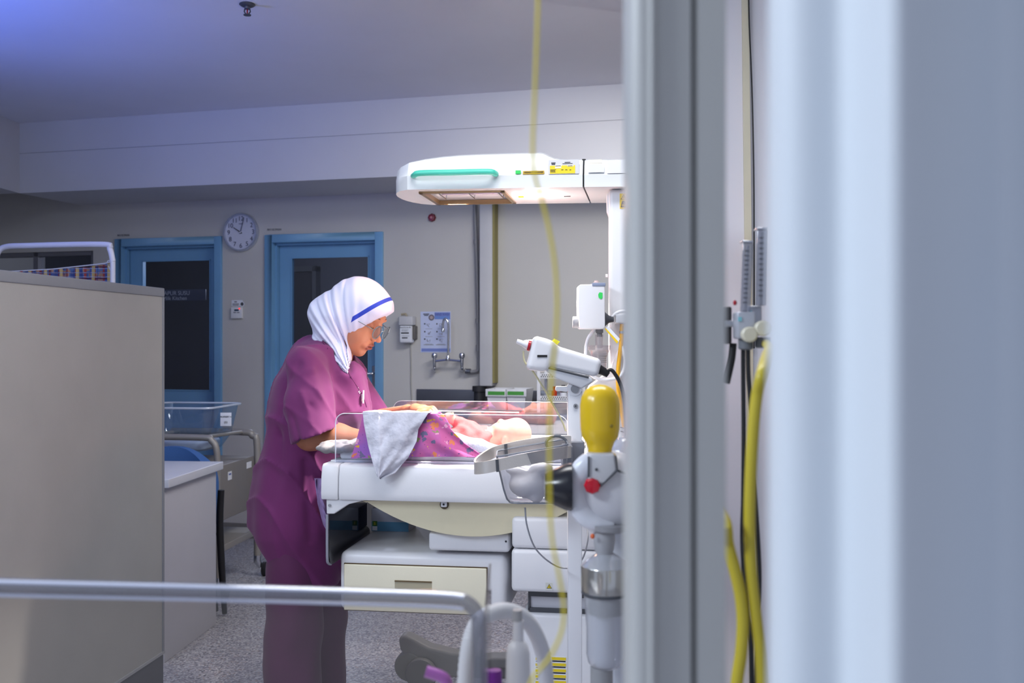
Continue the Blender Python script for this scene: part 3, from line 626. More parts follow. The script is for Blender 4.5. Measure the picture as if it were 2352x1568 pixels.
MB().box(TF, x0 - .01, x1 + .012, ya, yb, .245, .28).build('bottom_shelf_frame', tm, t, .004)
for x in (x0, x1):
    for y in (ya + .01, yb):
        MB().tube([V(x, y, .6), V(x, y, .09)], .015).build('post', tm, t)
        c = MB().tube([V(x, y, .12), V(x, y, .085), V(x + .02, y, .05)], [.02, .022, .012]).build('caster_fork', chrome, t)
        MB().lathe(V(x + .025, y + .012, .040), (1, 0, 0), [(0, 0), (.036, 0), (.040, .004), (.040, .02), (.036, .024), (0, .024)], n=20).build('caster_wheel', black, c)
f2 = Fr(0, 0, 0); f2.o = TF.w(-.009, 0); f2.u = TF.v; f2.v = -TF.u
MB().box(f2, .16, .21, -.002, 0, .605, .65).build('sticker', paper, t); MB().box(f2, .42, .49, -.002, 0, .635, .67).build('sticker', paper, t)
MB().box(f2, .17, .20, -.003, -.002, .632, .640).build('sticker_print', pn, t)
t = thing('bassinet', Vector((-1.80, 5.45, .74)), 'clear acrylic newborn bassinet with nursery label on the trolley', 'bassinet')
bc = clear('bassinet_acrylic', tint=(226, 236, 246), gloss=.08, haze=.08, hazecol=(190, 205, 225))
zr = CZ - (932 - 784) * 5.45 / F; zl = CZ - (1046 - 784) * 5.4 / F
def ring(z, ex, r_=.06):
    out = []; xa, xb, yc, yd = x0 - ex * .4, x1 - .09 + ex, .08 - ex, .48 + ex
    for cx, cy, a0 in ((xb - r_, yd - r_, 0), (xa + r_, yd - r_, 90), (xa + r_, yc + r_, 180), (xb - r_, yc + r_, 270)):
        for k in range(7):
            a = math.radians(a0 + k * 15); out.append(V(cx + r_ * math.cos(a), cy + r_ * math.sin(a), z))
    return out
m = MB(); rings = [ring(zl + .03, -.05), ring(zl + .10, -.01), ring(zr - .03, .015), ring(zr, .02)]; n = len(rings[0])
m.add([p for r_ in rings for p in r_], [(i * n + k, i * n + (k + 1) % n, (i + 1) * n + (k + 1) % n, (i + 1) * n + k) for i in range(3) for k in range(n)] + [tuple(range(n))])
m.build('tub', bc, t)
rr_ = ring(zr, .03); MB().tube(rr_ + [rr_[0]], .006, n=8, cap=False).build('rim', M('rim_plastic', (196, 206, 222), .2), t)
mt = MB().prism(ring(zl + .035, -.055), (0, 0, .045)).build('mattress', M('bassinet_sheet', (226, 230, 240), .8, bump=.2, bscale=20), None, .012)
tag(mt, 'white sheeted mattress inside the clear bassinet', 'mattress')
lb = MB().box(f2, 0, .001, 0, .001, 0, .001)
lp = P(522, 962, 5.24)
LF = Fr(lp.x, lp.y - .02, 0)
MB().box(LF, -.030, .028, -.003, 0, lp.z - .035, lp.z + .035).build('name_label', paper, t, .0005)
text('NURSERY 4', LF, -.001, lp.z + .013, -.0035, .0115, ink, t, bold=.02); text('(6)', LF, -.001, lp.z - .015, -.0035, .016, ink, t)

light('POINT', 'kitchen_fill_light', WF.w(-1.2, 1.0, 2.1), WF.w(0, 0, 0), 60, (.8, .85, 1.0), shadow_soft_size=0.1)  # added light so the dark kitchen and the door sign show
# ============================================================ RADIANT WARMER
B = BF
warm = thing('radiant_warmer', B.w(0, .3, 0), 'white and cream infant radiant warmer with overhead heater arm', 'infant warmer')
U = lambda x, y=900, v=0: B.pl(x, y, v)[0]
ZB = lambda x, y, v=0: B.pl(x, y, v)[1]
# --- deck
u0, u1 = U(745, 1100), U(1345, 1100); zt, zb_ = ZB(1000, 1070, -.03), ZB(1000, 1153, -.03)
us = U(776, 1100, -.03)
cols_ = {}
def rail_profile(v0, v1): # v,z profile of the side rail: rounded shoulder
    return [(v0, zb_), (v0 - .002, zb_ + .02), (v0, zb_ + .075), (v0 + .008, zt - .004), (v0 + .02, zt), (v1, zt), (v1, zb_)]
def railpart(a, b, name, mat, parent=warm, v0=-.03, v1=.68):
    pr = [(v0, zb_), (v0 - .003, zb_ + .02), (v0, zb_ + .068), (v0 + .007, zt - .006), (v0 + .018, zt), (v1 - .018, zt), (v1 - .007, zt - .006), (v1, zb_ + .068), (v1 + .003, zb_ + .02), (v1, zb_)]
    m = MB().prism([B.w(a, v, z) for v, z in pr], B.u * (b - a)); return m.build(name, mat, parent, .004, 2)
railpart(us + .002, u1, 'deck', white)
ec = railpart(u0, us, 'deck_end_cap', white)
MB().box(B, u0 + .012, u1 - .02, .02, .63, zt, zt + .006).build('deck_liner', white2, warm, .002)
# bracket below left end
a0 = B.pl(750, 1150, -.025); pts = [B.pw(x, y, -.022) for x, y in ((749, 1146), (848, 1146), (800, 1158), (767, 1180), (750, 1180))]
br = MB().prism(pts, B.v * .03).build('corner_bracket', white, warm, .003)
MB().lathe(B.pw(757, 1160, -.024), -B.v, [(0, 0), (.004, 0), (.004, .003), (0, .003)], n=12).build('screw', grey, br)
pts = [B.pw(x, y, .60) for x, y in ((842, 1142), (925, 1142), (900, 1150), (862, 1168), (846, 1168))]
MB().prism(pts, B.v * .03).build('corner_bracket', white, warm, .003)
# flap hanging at the foot end
zf0, zf1 = ZB(755, 1178, 0), ZB(760, 1297, 0)
ul = U(752, 1200, -.02)
def flap(z0, z1):
    r = .03; pts = [(-.02, z1), (.64, z1), (.64, z0 + r), (.64 - r, z0), (-.02 + r, z0), (-.02 + r * .3, z0 + r * .3), (-.02, z0 + r)]
    return [B.w(ul, v, z) for v, z in pts]
smoke = clear('smoked_acrylic', tint=(92, 92, 104), gloss=.05, haze=.10, hazecol=(110, 108, 122))
fl = MB().prism(flap(zf1, zf0), B.u * .006).build('foot_end_flap', smoke, warm)
MB().tube([B.w(ul, -.022, zf0), B.w(ul, -.022, zf1 + .03), B.w(ul, -.012, zf1 + .008), B.w(ul, .01, zf1)], .004, smooth=3).build('flap_edge', M('smoked_edge', (140, 142, 156), .2), fl)
yt = M('yellow_cloth', (214, 196, 96), .8)
tag(MB().grid(lambda i, j: B.w(U(836, 1200, .66) + .05 * i + .012 * math.sin(j * 5), .69 + .008 * math.sin(j * 9 + i * 3), ZB(840, 1165 + 70 * j + (22 * i * (1 if j > .5 else 0) * -1), .69)), 6, 14, .003).build('hanging_strap', yt), 'short pale yellow strap hanging behind the foot end of the warmer', 'strap')
# --- belly
arc = [(832, 1148), (842, 1154)]
for k in range(25):
    t_ = k / 24; x = 842 + (1330 - 842) * t_; arc.append((x, 1232 - 80 * (2 * abs((x - 1092) / 500)) ** 2 * 1.0 if True else 0))
arc.append((1335, 1150))
pts = [B.pw(x, max(y, 1150), .0) for x, y in arc]
be = MB().prism(pts, B.v * .60).build('tilt_housing', cream, warm, .004, 2)
for zz in ((zt + zb_) / 2,): pass
c = B.pw(1021, 1158, -.001)
MB().lathe(c, -B.v, [(0, 0), (.013, 0), (.013, .004), (.010, .006), (0, .006)], n=20).build('latch_socket', M('latch_dark', (70, 60, 40), .5), be)
MB().box(B, U(1014, 1150), U(1028, 1150), -.012, 0, ZB(1021, 1163), ZB(1021, 1151)).build('latch', white2, be, .003)
MB().lathe(B.pw(1019, 1158, -.012), -B.v, [(0, 0), (.003, 0), (.003, .002), (0, .002)], n=12).build('latch_pin', ink, be)
# pivot block
pv = MB().pbox(B, 984, 1226, 1170, 1264, .02, .5).build('pivot_block', white, warm, .010)
MB().lathe(B.pw(1162, 1243, .0195), -B.v, [(0, 0), (.003, 0), (.003, .001), (0, .001)], n=12).build('screw', ink, pv)
# --- drawer cabinet
v0 = .03; ca, cb_ = U(778, 1300, v0), U(1122, 1300, v0); ctop = ZB(1000, 1272, v0); cbot = ZB(1000, 1412, v0)
cab = MB().box(B, ca, cb_ + .052, v0 + .004, .46, cbot, ctop).build('drawer_cabinet', white, warm, .022, 4)
dr = MB().box(B, U(791, 1300, v0), U(1118, 1300, v0), v0 - .006, v0 + .02, cbot + .006, ZB(1000, 1301, v0)).build('drawer', ivory, warm, .003)
MB().box(B, U(908, 1340, v0), U(993, 1340, v0), v0 - .0066, v0 - .0056, ZB(950, 1352, v0), ZB(950, 1332, v0)).build('handle_recess_shade', M('recess_shadow', (168, 160, 136), .6), dr)  # flat patch, its darker colour paints the shade of a recess
MB().box(B, U(908, 1340, v0), U(993, 1340, v0), v0 - .0085, v0 - .0056, ZB(950, 1335, v0), ZB(950, 1332.5, v0)).build('handle_lip', M('lip_brown', (96, 78, 50), .6), dr)
MB().box(B, U(791, 1300, v0) - .001, U(1118, 1300, v0) + .002, v0 - .0015, v0 + .01, cbot + .004, ZB(1000, 1299, v0)).build('drawer_gap', M('gap_brown', (80, 62, 36), .7), cab)
# --- column base boxes on the right
q0 = U(1174, 1200, -.02); q1 = U(1480, 1200, -.02)
bx = MB().box(B, q0, q1, -.02, .40, ZB(1240, 1361, -.02), ZB(1240, 1263, -.02)).build('control_housing', white, warm, .012)
MB().box(B, q0 + .001, q1, -.018, .40, ZB(1240, 1261.5, -.02), ZB(1240, 1189, -.02)).build('housing_cover', white, warm, .012)
MB().box(B, q0 + .10, q1, .30, .50, ZB(1240, 1189, -.02), ZB(1300, 1160, .3)).build('housing_step', white2, warm, .01)
st = MB().pbox(B, 1253, 1338, 1269, 1355, -.0208, -.02).build('warning_sticker', M('sticker_silver', (206, 206, 200), .4), bx)
a = [B.pw(x, y, -.021) for x, y in ((1255.5, 1351), (1267.5, 1351), (1261.5, 1340.5))]; MB().prism(a, -B.v * .0003).build('warning_triangle', ink, st)
a = [B.pw(x, y, -.0214) for x, y in ((1257.2, 1350), (1265.8, 1350), (1261.5, 1342.5))]; MB().prism(a, -B.v * .0003).build('warning_yellow', yel, st)
a = [B.pw(x, y, -.0218) for x, y in ((1260.8, 1349), (1262.2, 1349), (1262.2, 1345), (1260.8, 1345))]; MB().prism(a, -B.v * .0003).build('warning_mark', ink, st)
m_ = MB().pbox(B, 1217, 1368, 1480, 1406, .03, .3).build('scale_module', M('module_grey', (198, 198, 206), .4), warm, .004)
MB().pbox(B, 1213, 1362, 1480, 1368.5, .022, .3).pbox(B, 1213, 1405, 1480, 1409, .022, .3).pbox(B, 1213, 1368, 1217, 1406, .022, .3).build('module_frame', dgrey, warm)
v1 = .01; zf = ZB(1250, 1409, v1); lo_ = U(1197, 1500, v1)
lower = MB().box(B, lo_, q1 + .1, v1, .42, .12, zf).build('lower_housing', white, warm, .012)
# instruction label with yellow rows
lb_ = MB().pbox(B, 1228, 1508, 1300, 1640, v1 - .001, v1).build('instruction_label', paper, warm)
rw = MB(); ln = MB()
for k in range(6):
    y = 1510 + k * 13.5; rw.pbox(B, 1267, y, 1300, y + 5, v1 - .0016, v1 - .001); ln.pbox(B, 1268, y + 7.5, 1299, y + 9, v1 - .0016, v1 - .001)
    rw.pbox(B, 1230, y, 1238, y + 5, v1 - .0016, v1 - .001); ln.pbox(B, 1231, y + 8, 1236, y + 9, v1 - .0016, v1 - .001)
rw.build('yellow_rows', yel, lb_); ln.build('print_rows', ink, lb_)
# --- column
cv = .15; cu0 = U(1397, 600, cv); cu1 = U(1449, 600, cv); ztop = ZB(1420, 433, cv)
col = MB().box(B, cu0, cu1 + .03, cv, cv + .22, .5, ztop).build('column', white, warm, .014, 4)
MB().box(B, cu1 + .03, cu1 + .16, cv + .02, cv + .2, .4, ztop).build('column_side', white2, warm, .01)
kn = [B.pw(x, y, cv + .01) for x, y in ((1392, 446), (1406, 433), (1440, 433), (1440, 500), (1400, 500), (1393, 487))]
MB().prism(kn, B.v * .18).build('column_shoulder', white, warm, .008)
sk_ = MB().pbox(B, 1423.5, 444, 1441, 479, cv - .0012, cv).build('safety_sticker', M('safety_yellow', (236, 200, 30), .5), col)
Y_ = cv - .0016
def pp(pts, v, mat, name, par): return MB().prism([B.pw(x, y, v) for x, y in pts], -B.v * .0003).build(name, mat, par)
pp([(1425.5, 458), (1439, 458), (1432.5, 446)], Y_, ink, 'warning_triangle', sk_)
pp([(1427.5, 457), (1437, 457), (1432.5, 448.2)], Y_ - .0004, M('safety_yellow', (236, 200, 30)), 'warning_yellow', sk_)
pp([(1431.8, 455), (1433.2, 455), (1433.2, 450.5), (1431.8, 450.5)], Y_ - .0008, ink, 'warning_mark', sk_)
pp([(1425.5, 476), (1439.5, 476), (1437, 464), (1434.5, 461), (1430.5, 461), (1428, 464)], Y_, ink, 'weight_symbol', sk_)
uu, zz = B.pl(1432.5, 469, 0); text('MAX', B, uu, ZB(1432.5, 472, cv), Y_ - .0005, .009, M('safety_yellow', (236, 200, 30)), sk_)
MB().tube([B.pw(1396, 633, cv + .05), B.pw(1391, 633, cv + .05)], .005).build('column_peg', white2, warm)
bk = MB().pbox(B, 1441, 626, 1458, 659, cv - .03, cv).build('column_bracket', black, warm, .003)
MB().pbox(B, 1444, 562, 1458, 720, cv - .012, cv).build('column_rail', steel, warm, .002)
# white control panel beside the column (slanted), with coloured marks
pn_ = MB().prism([B.pw(x, y, .13) for x, y in ((1345, 1600), (1345, 900), (1352, 885), (1400, 850), (1420, 800), (1480, 800), (1480, 1600))], B.v * .03)
cp = pn_.build('control_panel', white, warm, .006)
pv_ = .1285
def patch(x, y, w_, h_, rot, mat, name, v=pv_):
    c_, s_ = math.cos(rot), math.sin(rot)
    pts = [(x + a * w_ / 2 * c_ - b_ * h_ / 2 * s_, y + a * w_ / 2 * s_ + b_ * h_ / 2 * c_) for a, b_ in ((-1, 1), (1, 1), (1, -1), (-1, -1))]
    return pp(pts, v, mat, name, cp)
g2 = M('label_green', (96, 168, 84), .5); g3 = M('label_teal', (52, 130, 100), .5)
patch(1438, 910, 6, 12, .5, g3, 'teal_mark'); patch(1428, 930, 6, 20, .45, g3, 'teal_mark')
patch(1443.5, 926, 6, 8, .3, g2, 'green_mark'); patch(1431.5, 954, 6, 8, .3, g2, 'green_mark')
patch(1454, 897, 5, 7, .3, grey, 'grey_mark'); patch(1446, 964, 6, 6, .3, M('label_tan', (200, 190, 150), .5), 'tan_mark')
patch(1450, 1020, 8, 7, .2, M('label_orange', (214, 164, 70), .5), 'orange_mark'); patch(1454, 1003, 5, 6, .2, M('label_pink', (200, 170, 176), .5), 'pink_mark')
for x, y, w_ in ((1452, 929, 10), (1450, 934, 8), (1448, 958, 12), (1455, 968, 10), (1429, 982, 9), (1429, 991, 8), (1445, 990, 8), (1453, 993, 8), (1453, 1043, 8), (1456, 1062, 6)): patch(x, y, w_, 1.3, .3, ink, 'print_line')
# --- hood
hv0, hv1 = .11, .45
def loft(stations, name, mat, close=True):
    m = MB(); n = None; vs = []
    for (x, yt, nf) in stations:
        # nf: 0 at the nose, 1 full width
        yc, yb = np.interp(x, [885, 1460], [404, 401]), np.interp(x, [885, 1460], [436, 427.5])
        u = U(x, 420, hv0); zt_ = ZB(x, yt, hv0); zc_ = ZB(x, yc, hv0); zb2 = ZB(x, yb, hv0)
        hw = (hv1 - hv0) / 2 * nf; mv = (hv0 + hv1) / 2
        ztm = zt_; rz = min(.03, (zt_ - zb2) * .3)
        zc_ = min(zc_, zt_ - rz); 
        pr = [(-1, zb2), (-1.0, zb2 + (zc_ - zb2) * .5), (-1.015, zc_), (-.985, zc_ + .004), (-.95, zt_ - rz), (-.88, zt_ - rz * .3), (-.7, ztm), (0, ztm + .004), (.7, ztm), (.88, zt_ - rz * .3), (.95, zt_ - rz), (.985, zc_ + .004), (1.015, zc_), (1, zb2 + (zc_ - zb2) * .5), (1, zb2)]
        n = len(pr); vs += [B.w(u, mv + a * hw, z) for a, z in pr]
    k = len(stations)
    fs = [(i * n + j, i * n + (j + 1) % n, (i + 1) * n + (j + 1) % n, (i + 1) * n + j) for i in range(k - 1) for j in range(n)]
    fs += [tuple(range(n))[::-1], tuple(range((k - 1) * n, k * n))]
    m.add(vs, fs); return m
st_ = []
for x, yt in ((885.5, 396), (887, 388), (891, 383), (899, 378), (912, 372), (935, 364.5), (970, 357.5), (1010, 352), (1050, 348.5), (1100, 346), (1170, 344), (1236, 342.5), (1247, 344), (1259, 350), (1272, 355.5), (1285, 358), (1300, 358.5), (1338, 358.5)):
    d_ = max(0, min(1, (x - 885) / 62)); st_.append((x, yt, max(.12, math.sqrt(max(0, 1 - (1 - d_) ** 2)))))
hood = loft(st_, 'heater_hood', white).build('heater_hood', M('hood_white', (224, 226, 228), .3, var=.01), warm, angle=30)
arm = loft([(1342, 358.5, 1), (1480, 358.5, 1)], 'arm', white).build('hood_arm', M('hood_white', (236, 238, 240)), warm, angle=30)
MB().box(B, U(1336, 420, hv0), U(1344, 420, hv0), hv0 + .02, hv1 - .02, ZB(1340, 426, hv0), ZB(1340, 362, hv0)).build('hood_joint', black, warm)
zu = ZB(1150, 431, hv0)   # underside height
def zund(x): return ZB(x, np.interp(x, [885, 1460], [436, 427.5]), hv0)
# heater opening: a real recess cut into the hood
def cut(obj, cutter):
    md = obj.modifiers.new('cut', 'BOOLEAN'); md.object = cutter; md.operation = 'DIFFERENCE'; md.solver = 'EXACT'
    bpy.context.view_layer.update(); dg = bpy.context.evaluated_depsgraph_get(); me = bpy.data.meshes.new_from_object(obj.evaluated_get(dg))
    obj.modifiers.clear(); old = obj.data; obj.data = me; bpy.data.objects.remove(cutter)
za = zund(1080)
def onz(x, y, z):    # point of the photo on a horizontal plane
    k = (z - CZ) / (-(y - 784) / F); return Vector(((x - 1176) / F * k, k, z))
hq = [onz(x, y, za) for x, y in ((960, 441), (1158, 437.5), (1185, 461.5), (985, 464.5))]
loc_ = [((p - B.o).dot(B.u), (p - B.o).dot(B.v)) for p in hq]
hu0, hu1 = loc_[0][0], loc_[2][0]; hva, hvb = hv0 + .04, hv1 - .03
ctr = MB().hexa([B.w(hu0, hva, za - .02), B.w(hu1, hva, za - .02), B.w(hu1, hvb, za - .02), B.w(hu0, hvb, za - .02), B.w(hu0 + .02, hva + .02, za + .05), B.w(hu1 - .02, hva + .02, za + .05), B.w(hu1 - .02, hvb - .02, za + .05), B.w(hu0 + .02, hvb - .02, za + .05)]).build('cutter', white)
cut(hood, ctr)
fr_ = MB()
zz = zund(1080) - .001
def ringbox(m, a, b, c, d, t_, z0, z1):
    m.box(B, a, b, c, c + t_, z0, z1).box(B, a, b, d - t_, d, z0, z1).box(B, a, a + t_, c, d, z0, z1).box(B, b - t_, b, c, d, z0, z1)
ringbox(fr_, hu0 + .003, hu1 - .003, hva + .003, hvb - .003, .012, zz - .004, zz + .010)
fr_.build('reflector_frame', M('bronze_frame', (150, 128, 96), .3, .6), hood)
for k, (a, b) in enumerate(((.30, 0), (.52, 0), (.7, 0))):
    vv = hva + (hvb - hva) * a; MB().tube([B.w(hu0 + .035, vv, zz + .022), B.w(hu1 - .035, vv, zz + .022)], .0045).build('heater_rod', M('quartz', (170, 158, 176), .2, .3), hood)
for k in (.15, .5, .85):
    u = hu0 + (hu1 - hu0) * k; MB().tube([B.w(u, hva + .02, zz + .035), B.w(u, hva + .03, zz + .012), B.w(u, hvb - .04, zz + .012), B.w(u, hvb - .03, zz + .035)], .002).build('rod_clip', chrome, hood)
MB().box(B, hu0 + .02, hu1 - .02, hva + .02, hvb - .02, zz + .042, zz + .046).build('reflector', M('reflector', (225, 222, 226), .2, .6), hood)
c = onz(1270, 449, zund(1270)); 
MB().lathe(c + Vector((0, 0, .004)), (0, 0, -1), [(0, 0), (.030, 0), (.032, .006), (.024, .010), (0, .010)]).build('lamp_glass', M('lamp_glow', (255, 246, 232), .3, emit=9), hood)
c = onz(1197, 451, zund(1197)); MB().box(Fr(c.x, c.y, 8), -.008, .008, -.006, .006, c.z - .003, c.z + .002).build('indicator', M('amber', (240, 160, 40), .3, emit=.6), hood)
c = onz(1303, 450, zund(1303)); MB().box(Fr(c.x, c.y, 8), -.010, .010, -.003, .003, c.z - .002, c.z + .002).build('slot', dgrey, hood)
# turquoise handle
tq = M('turquoise', (76, 196, 172), .35)
MB().tube([B.pw(948, 404, hv0), B.pw(952, 402, hv0 - .02), B.pw(966, 397.5, hv0 - .035), B.pw(1040, 396, hv0 - .035), B.pw(1120, 394.5, hv0 - .035), B.pw(1136, 398, hv0 - .02), B.pw(1140, 400, hv0)], [.007, .0085, .009, .009, .009, .009, .007], smooth=4, n=12).build('grab_handle', tq, warm)
# stickers on hood
vs_ = hv0 - .004
h2 = hood
MB().pbox(B, 1184, 391, 1196, 399, vs_, vs_ + .004).build('green_sticker', M('sticker_green', (50, 200, 90), .5), h2)
s1 = MB().pbox(B, 1201, 391.5, 1250, 400, vs_, vs_ + .004).build('gold_sticker', M('sticker_gold', (196, 160, 50), .4), h2)
uu, zz = B.pl(1226, 395.7, vs_); text('PREHEAT / WARMER', B, uu, zz, vs_ - .0006, .0062, ink, s1)
s2 = MB().pbox(B, 1260, 366, 1330, 400, hv0 - .0035, hv0 + .001).build('asset_label', M('asset_silver', (206, 206, 212), .35), h2)
MB().pbox(B, 1263, 379, 1321, 399, hv0 - .0042, hv0 - .003).build('asset_label_yellow', yel, s2)
MB().pbox(B, 1275, 379.5, 1290, 382, hv0 - .0048, hv0 - .004).pbox(B, 1303, 379.5, 1317, 382, hv0 - .0048, hv0 - .004).pbox(B, 1275, 383, 1289, 386.5, hv0 - .0048, hv0 - .004).build('entry_boxes', paper, s2)
m_ = MB().pbox(B, 1266, 373, 1276, 375, hv0 - .0048, hv0 - .004).pbox(B, 1267, 376, 1275, 378, hv0 - .0048, hv0 - .004).pbox(B, 1297, 371.5, 1310, 373, hv0 - .0048, hv0 - .004).pbox(B, 1292, 374.5, 1315, 376, hv0 - .0048, hv0 - .004)
for x, y, w_ in ((1276, 380, 12), (1304, 380, 11), (1264, 389, 13), (1264, 391.5, 11), (1264, 394, 12), (1289, 389, 5), (1298, 389, 5), (1308, 389, 4)): m_.pbox(B, x, y, x + w_, y + 1.2, hv0 - .0052, hv0 - .0045)
m_.build('asset_print', ink, s2)
MB().pbox(B, 1352, 366, 1383, 375, hv0 - .0035, hv0).build('arm_label', M('label_cream', (226, 222, 206), .5), arm)
MB().pbox(B, 1351, 376, 1388, 396, hv0 - .0035, hv0).pbox(B, 1395, 366, 1452, 398, hv0 - .0035, hv0).build('arm_panel', M('label_pale', (220, 220, 224), .5), arm)
# --- clear side panels
def panel(name, v, x0, x1, ytop, ybot, par, r=.022, xb0=None):
    a, zt_ = B.pl(x0, ytop, v); b = B.pl(x1, ytop, v)[0]; z0 = B.pl((x0 + x1) / 2, ybot, v)[1]
    pts = [(a, z0), (b, z0)]
    for cx, a0 in ((b - r, 0), (a + r, 90)):
        for k in range(7):
            t_ = math.radians(a0 + k * 15); pts.append((cx + r * math.cos(t_), zt_ - r + r * math.sin(t_)))
    o = MB().prism([B.w(u, v, z) for u, z in pts], B.v * .005).build(name, par, warm, 0)
    ring_ = [B.w(u, v + .0025, z) for u, z in pts[1:] + pts[:1]]
    MB().tube(ring_, .0011 if v > .3 else .0014, n=6).build('edge_glow', edge, o); return o  # pale tube paints the glow along the panel's edge
side = clear('side_panel_acrylic', tint=(240, 242, 248), gloss=.035, haze=.015)
rear = clear('rear_panel_acrylic', tint=(232, 234, 242), gloss=.16, haze=.03)
panel('side_panel', .0, 770, 1304, 949, 1066, side, .028)
panel('side_panel', .64, 903, 1400, 920, 1040, rear, .03)
a, z1_ = B.pl(1010, 943, .62); MB().tube([B.pw(960, 942, .60), B.pw(1192, 947, .60)], .002, n=6).build('panel_guide', edge, warm)
# --- rear leg with caster
lg = M('leg_grey', (166, 164, 160), .45)
lv = .98
pts = [B.pw(x, y, lv) for x, y in ((914, 1468), (922, 1460), (932, 1459), (952, 1468), (985, 1486), (1040, 1499), (1120, 1507), (1300, 1512), (1300, 1560), (1120, 1560), (1010, 1555), (960, 1548), (918, 1492))]
leg_ = MB().prism(pts, B.v * .07).build('rear_leg', lg, warm, .012)
MB().lathe(B.pw(938, 1532, lv - .005) + B.v * .0, B.v, [(0, 0), (.052, 0), (.058, .008), (.058, .05), (.052, .06), (0, .06)], n=28).build('caster_wheel', M('caster_pale', (168, 168, 160), .4), leg_)
for k in (0,):
    MB().lathe(B.pw(966, 1550, lv - .03), B.v, [(0, 0), (.058, 0), (.062, .006), (.062, .02), (0, .02)], n=28).build('caster_cover', M('leg_grey2', (140, 138, 134), .4), leg_)
for uu, vv in ((.0, .35), (.45, -.05), (.45, .55)):
    l2 = MB().box(B, lo_ + uu - .04, lo_ + uu + .04, vv, vv + .08, .05, .13).build('base_foot', lg, warm, .01)
    MB().lathe(B.w(lo_ + uu - .03, vv + .04, .045), B.u, [(0, 0), (.042, 0), (.045, .004), (.045, .03), (0, .03)], n=20).build('caster_wheel', black, l2)
MB().box(B, lo_ - .28, lo_ + .6, .9, .98, .12, .16).box(B, lo_ + .3, lo_ + .38, .3, .95, .12, .17).build('base_beam', lg, warm, .01)
# glove box standing on the drawer cabinet
gv = .40; gz = ctop
ga, gb = U(855, 1220, gv), U(940, 1220, gv); 
t = thing('glove_box', B.w((ga + gb) / 2, gv + .05, gz), 'pale blue and white glove box on the warmer drawer cabinet', 'box')
gv2 = .34; ga, gb = U(853, 1220, gv2), U(939, 1220, gv2); gH = .075
MB().box(B, ga, gb, gv2, gv2 + .10, gz, gz + gH).build('carton', M('carton_white', (176, 178, 192), .6), t, .002)
MB().box(B, ga + .001, gb - .001, gv2 - .001, gv2, gz + .002, gz + .032).build('blue_band', M('carton_blue', (84, 140, 176), .6), t)
MB().box(B, ga + .004, ga + .020, gv2 - .002, gv2 - .001, gz + .018, gz + .034).build('size_label_green', M('carton_green', (60, 112, 40), .6), t)
MB().box(B, ga + .004, ga + .020, gv2 - .002, gv2 - .001, gz + .004, gz + .017).build('size_label_white', paper, t)
text('S', B, ga + .012, gz + .026, gv2 - .0025, .012, yel, t)
# --- mattress
mm = M('mattress_sheet', (238, 238, 236), .75, bump=.15, bscale=25)
ma, mb_ = U(775, 1060, .03), U(1345, 1060, .03); mz0 = zt + .0065; mz1 = mz0 + .026
tag(MB().box(B, ma + .004, mb_ - .03, .035, .61, mz0, mz1).build('mattress', mm, None, .010, 3), 'thin white mattress on the infant warmer deck', 'mattress')
def roll(i, j):
    u = ma + .005 + .30 * i; a = 2 * PI * j; r = .012 + .004 * math.sin(i * 17) + .003 * math.sin(i * 41)
    return B.w(u, .018 + r * math.cos(a) * .8, mz0 + .013 + .006 * math.sin(i * 9) + r * math.sin(a))
# grey sheet bunched at the foot end
def lump(p):
    d = None
    for (x, y, v, r) in ((752, 1053, .05, .016), (768, 1048, .10, .018), (790, 1050, .04, .014), (812, 1046, .12, .018), (835, 1050, .16, .018), (850, 1044, .25, .018), (765, 1050, .3, .018), (800, 1046, .45, .018)):
        c_ = B.pw(x, y, v); c_.z = mz1 + .006; e = ellf(p, c_, (r * 2.1, r * 2.4, r * .95)); d = e if d is None else smin(d, e, .02)
    return d + .0025 * np.sin(p[..., 0] * 160 + np.sin(p[..., 1] * 70) * 2)
c_ = B.pw(800, 1048, .2)
vs, q = sdf_arrays(lump, (-.64, 2.80, mz0 - .012), (-.30, 3.55, mz1 + .04), .005)
tag(mesh_np('bunched_sheet', [(vs, q)], M('grey_sheet', (150, 146, 148), .85, bump=.2, bscale=60)), 'grey sheet bunched up at the foot end of the warmer mattress', 'sheet')
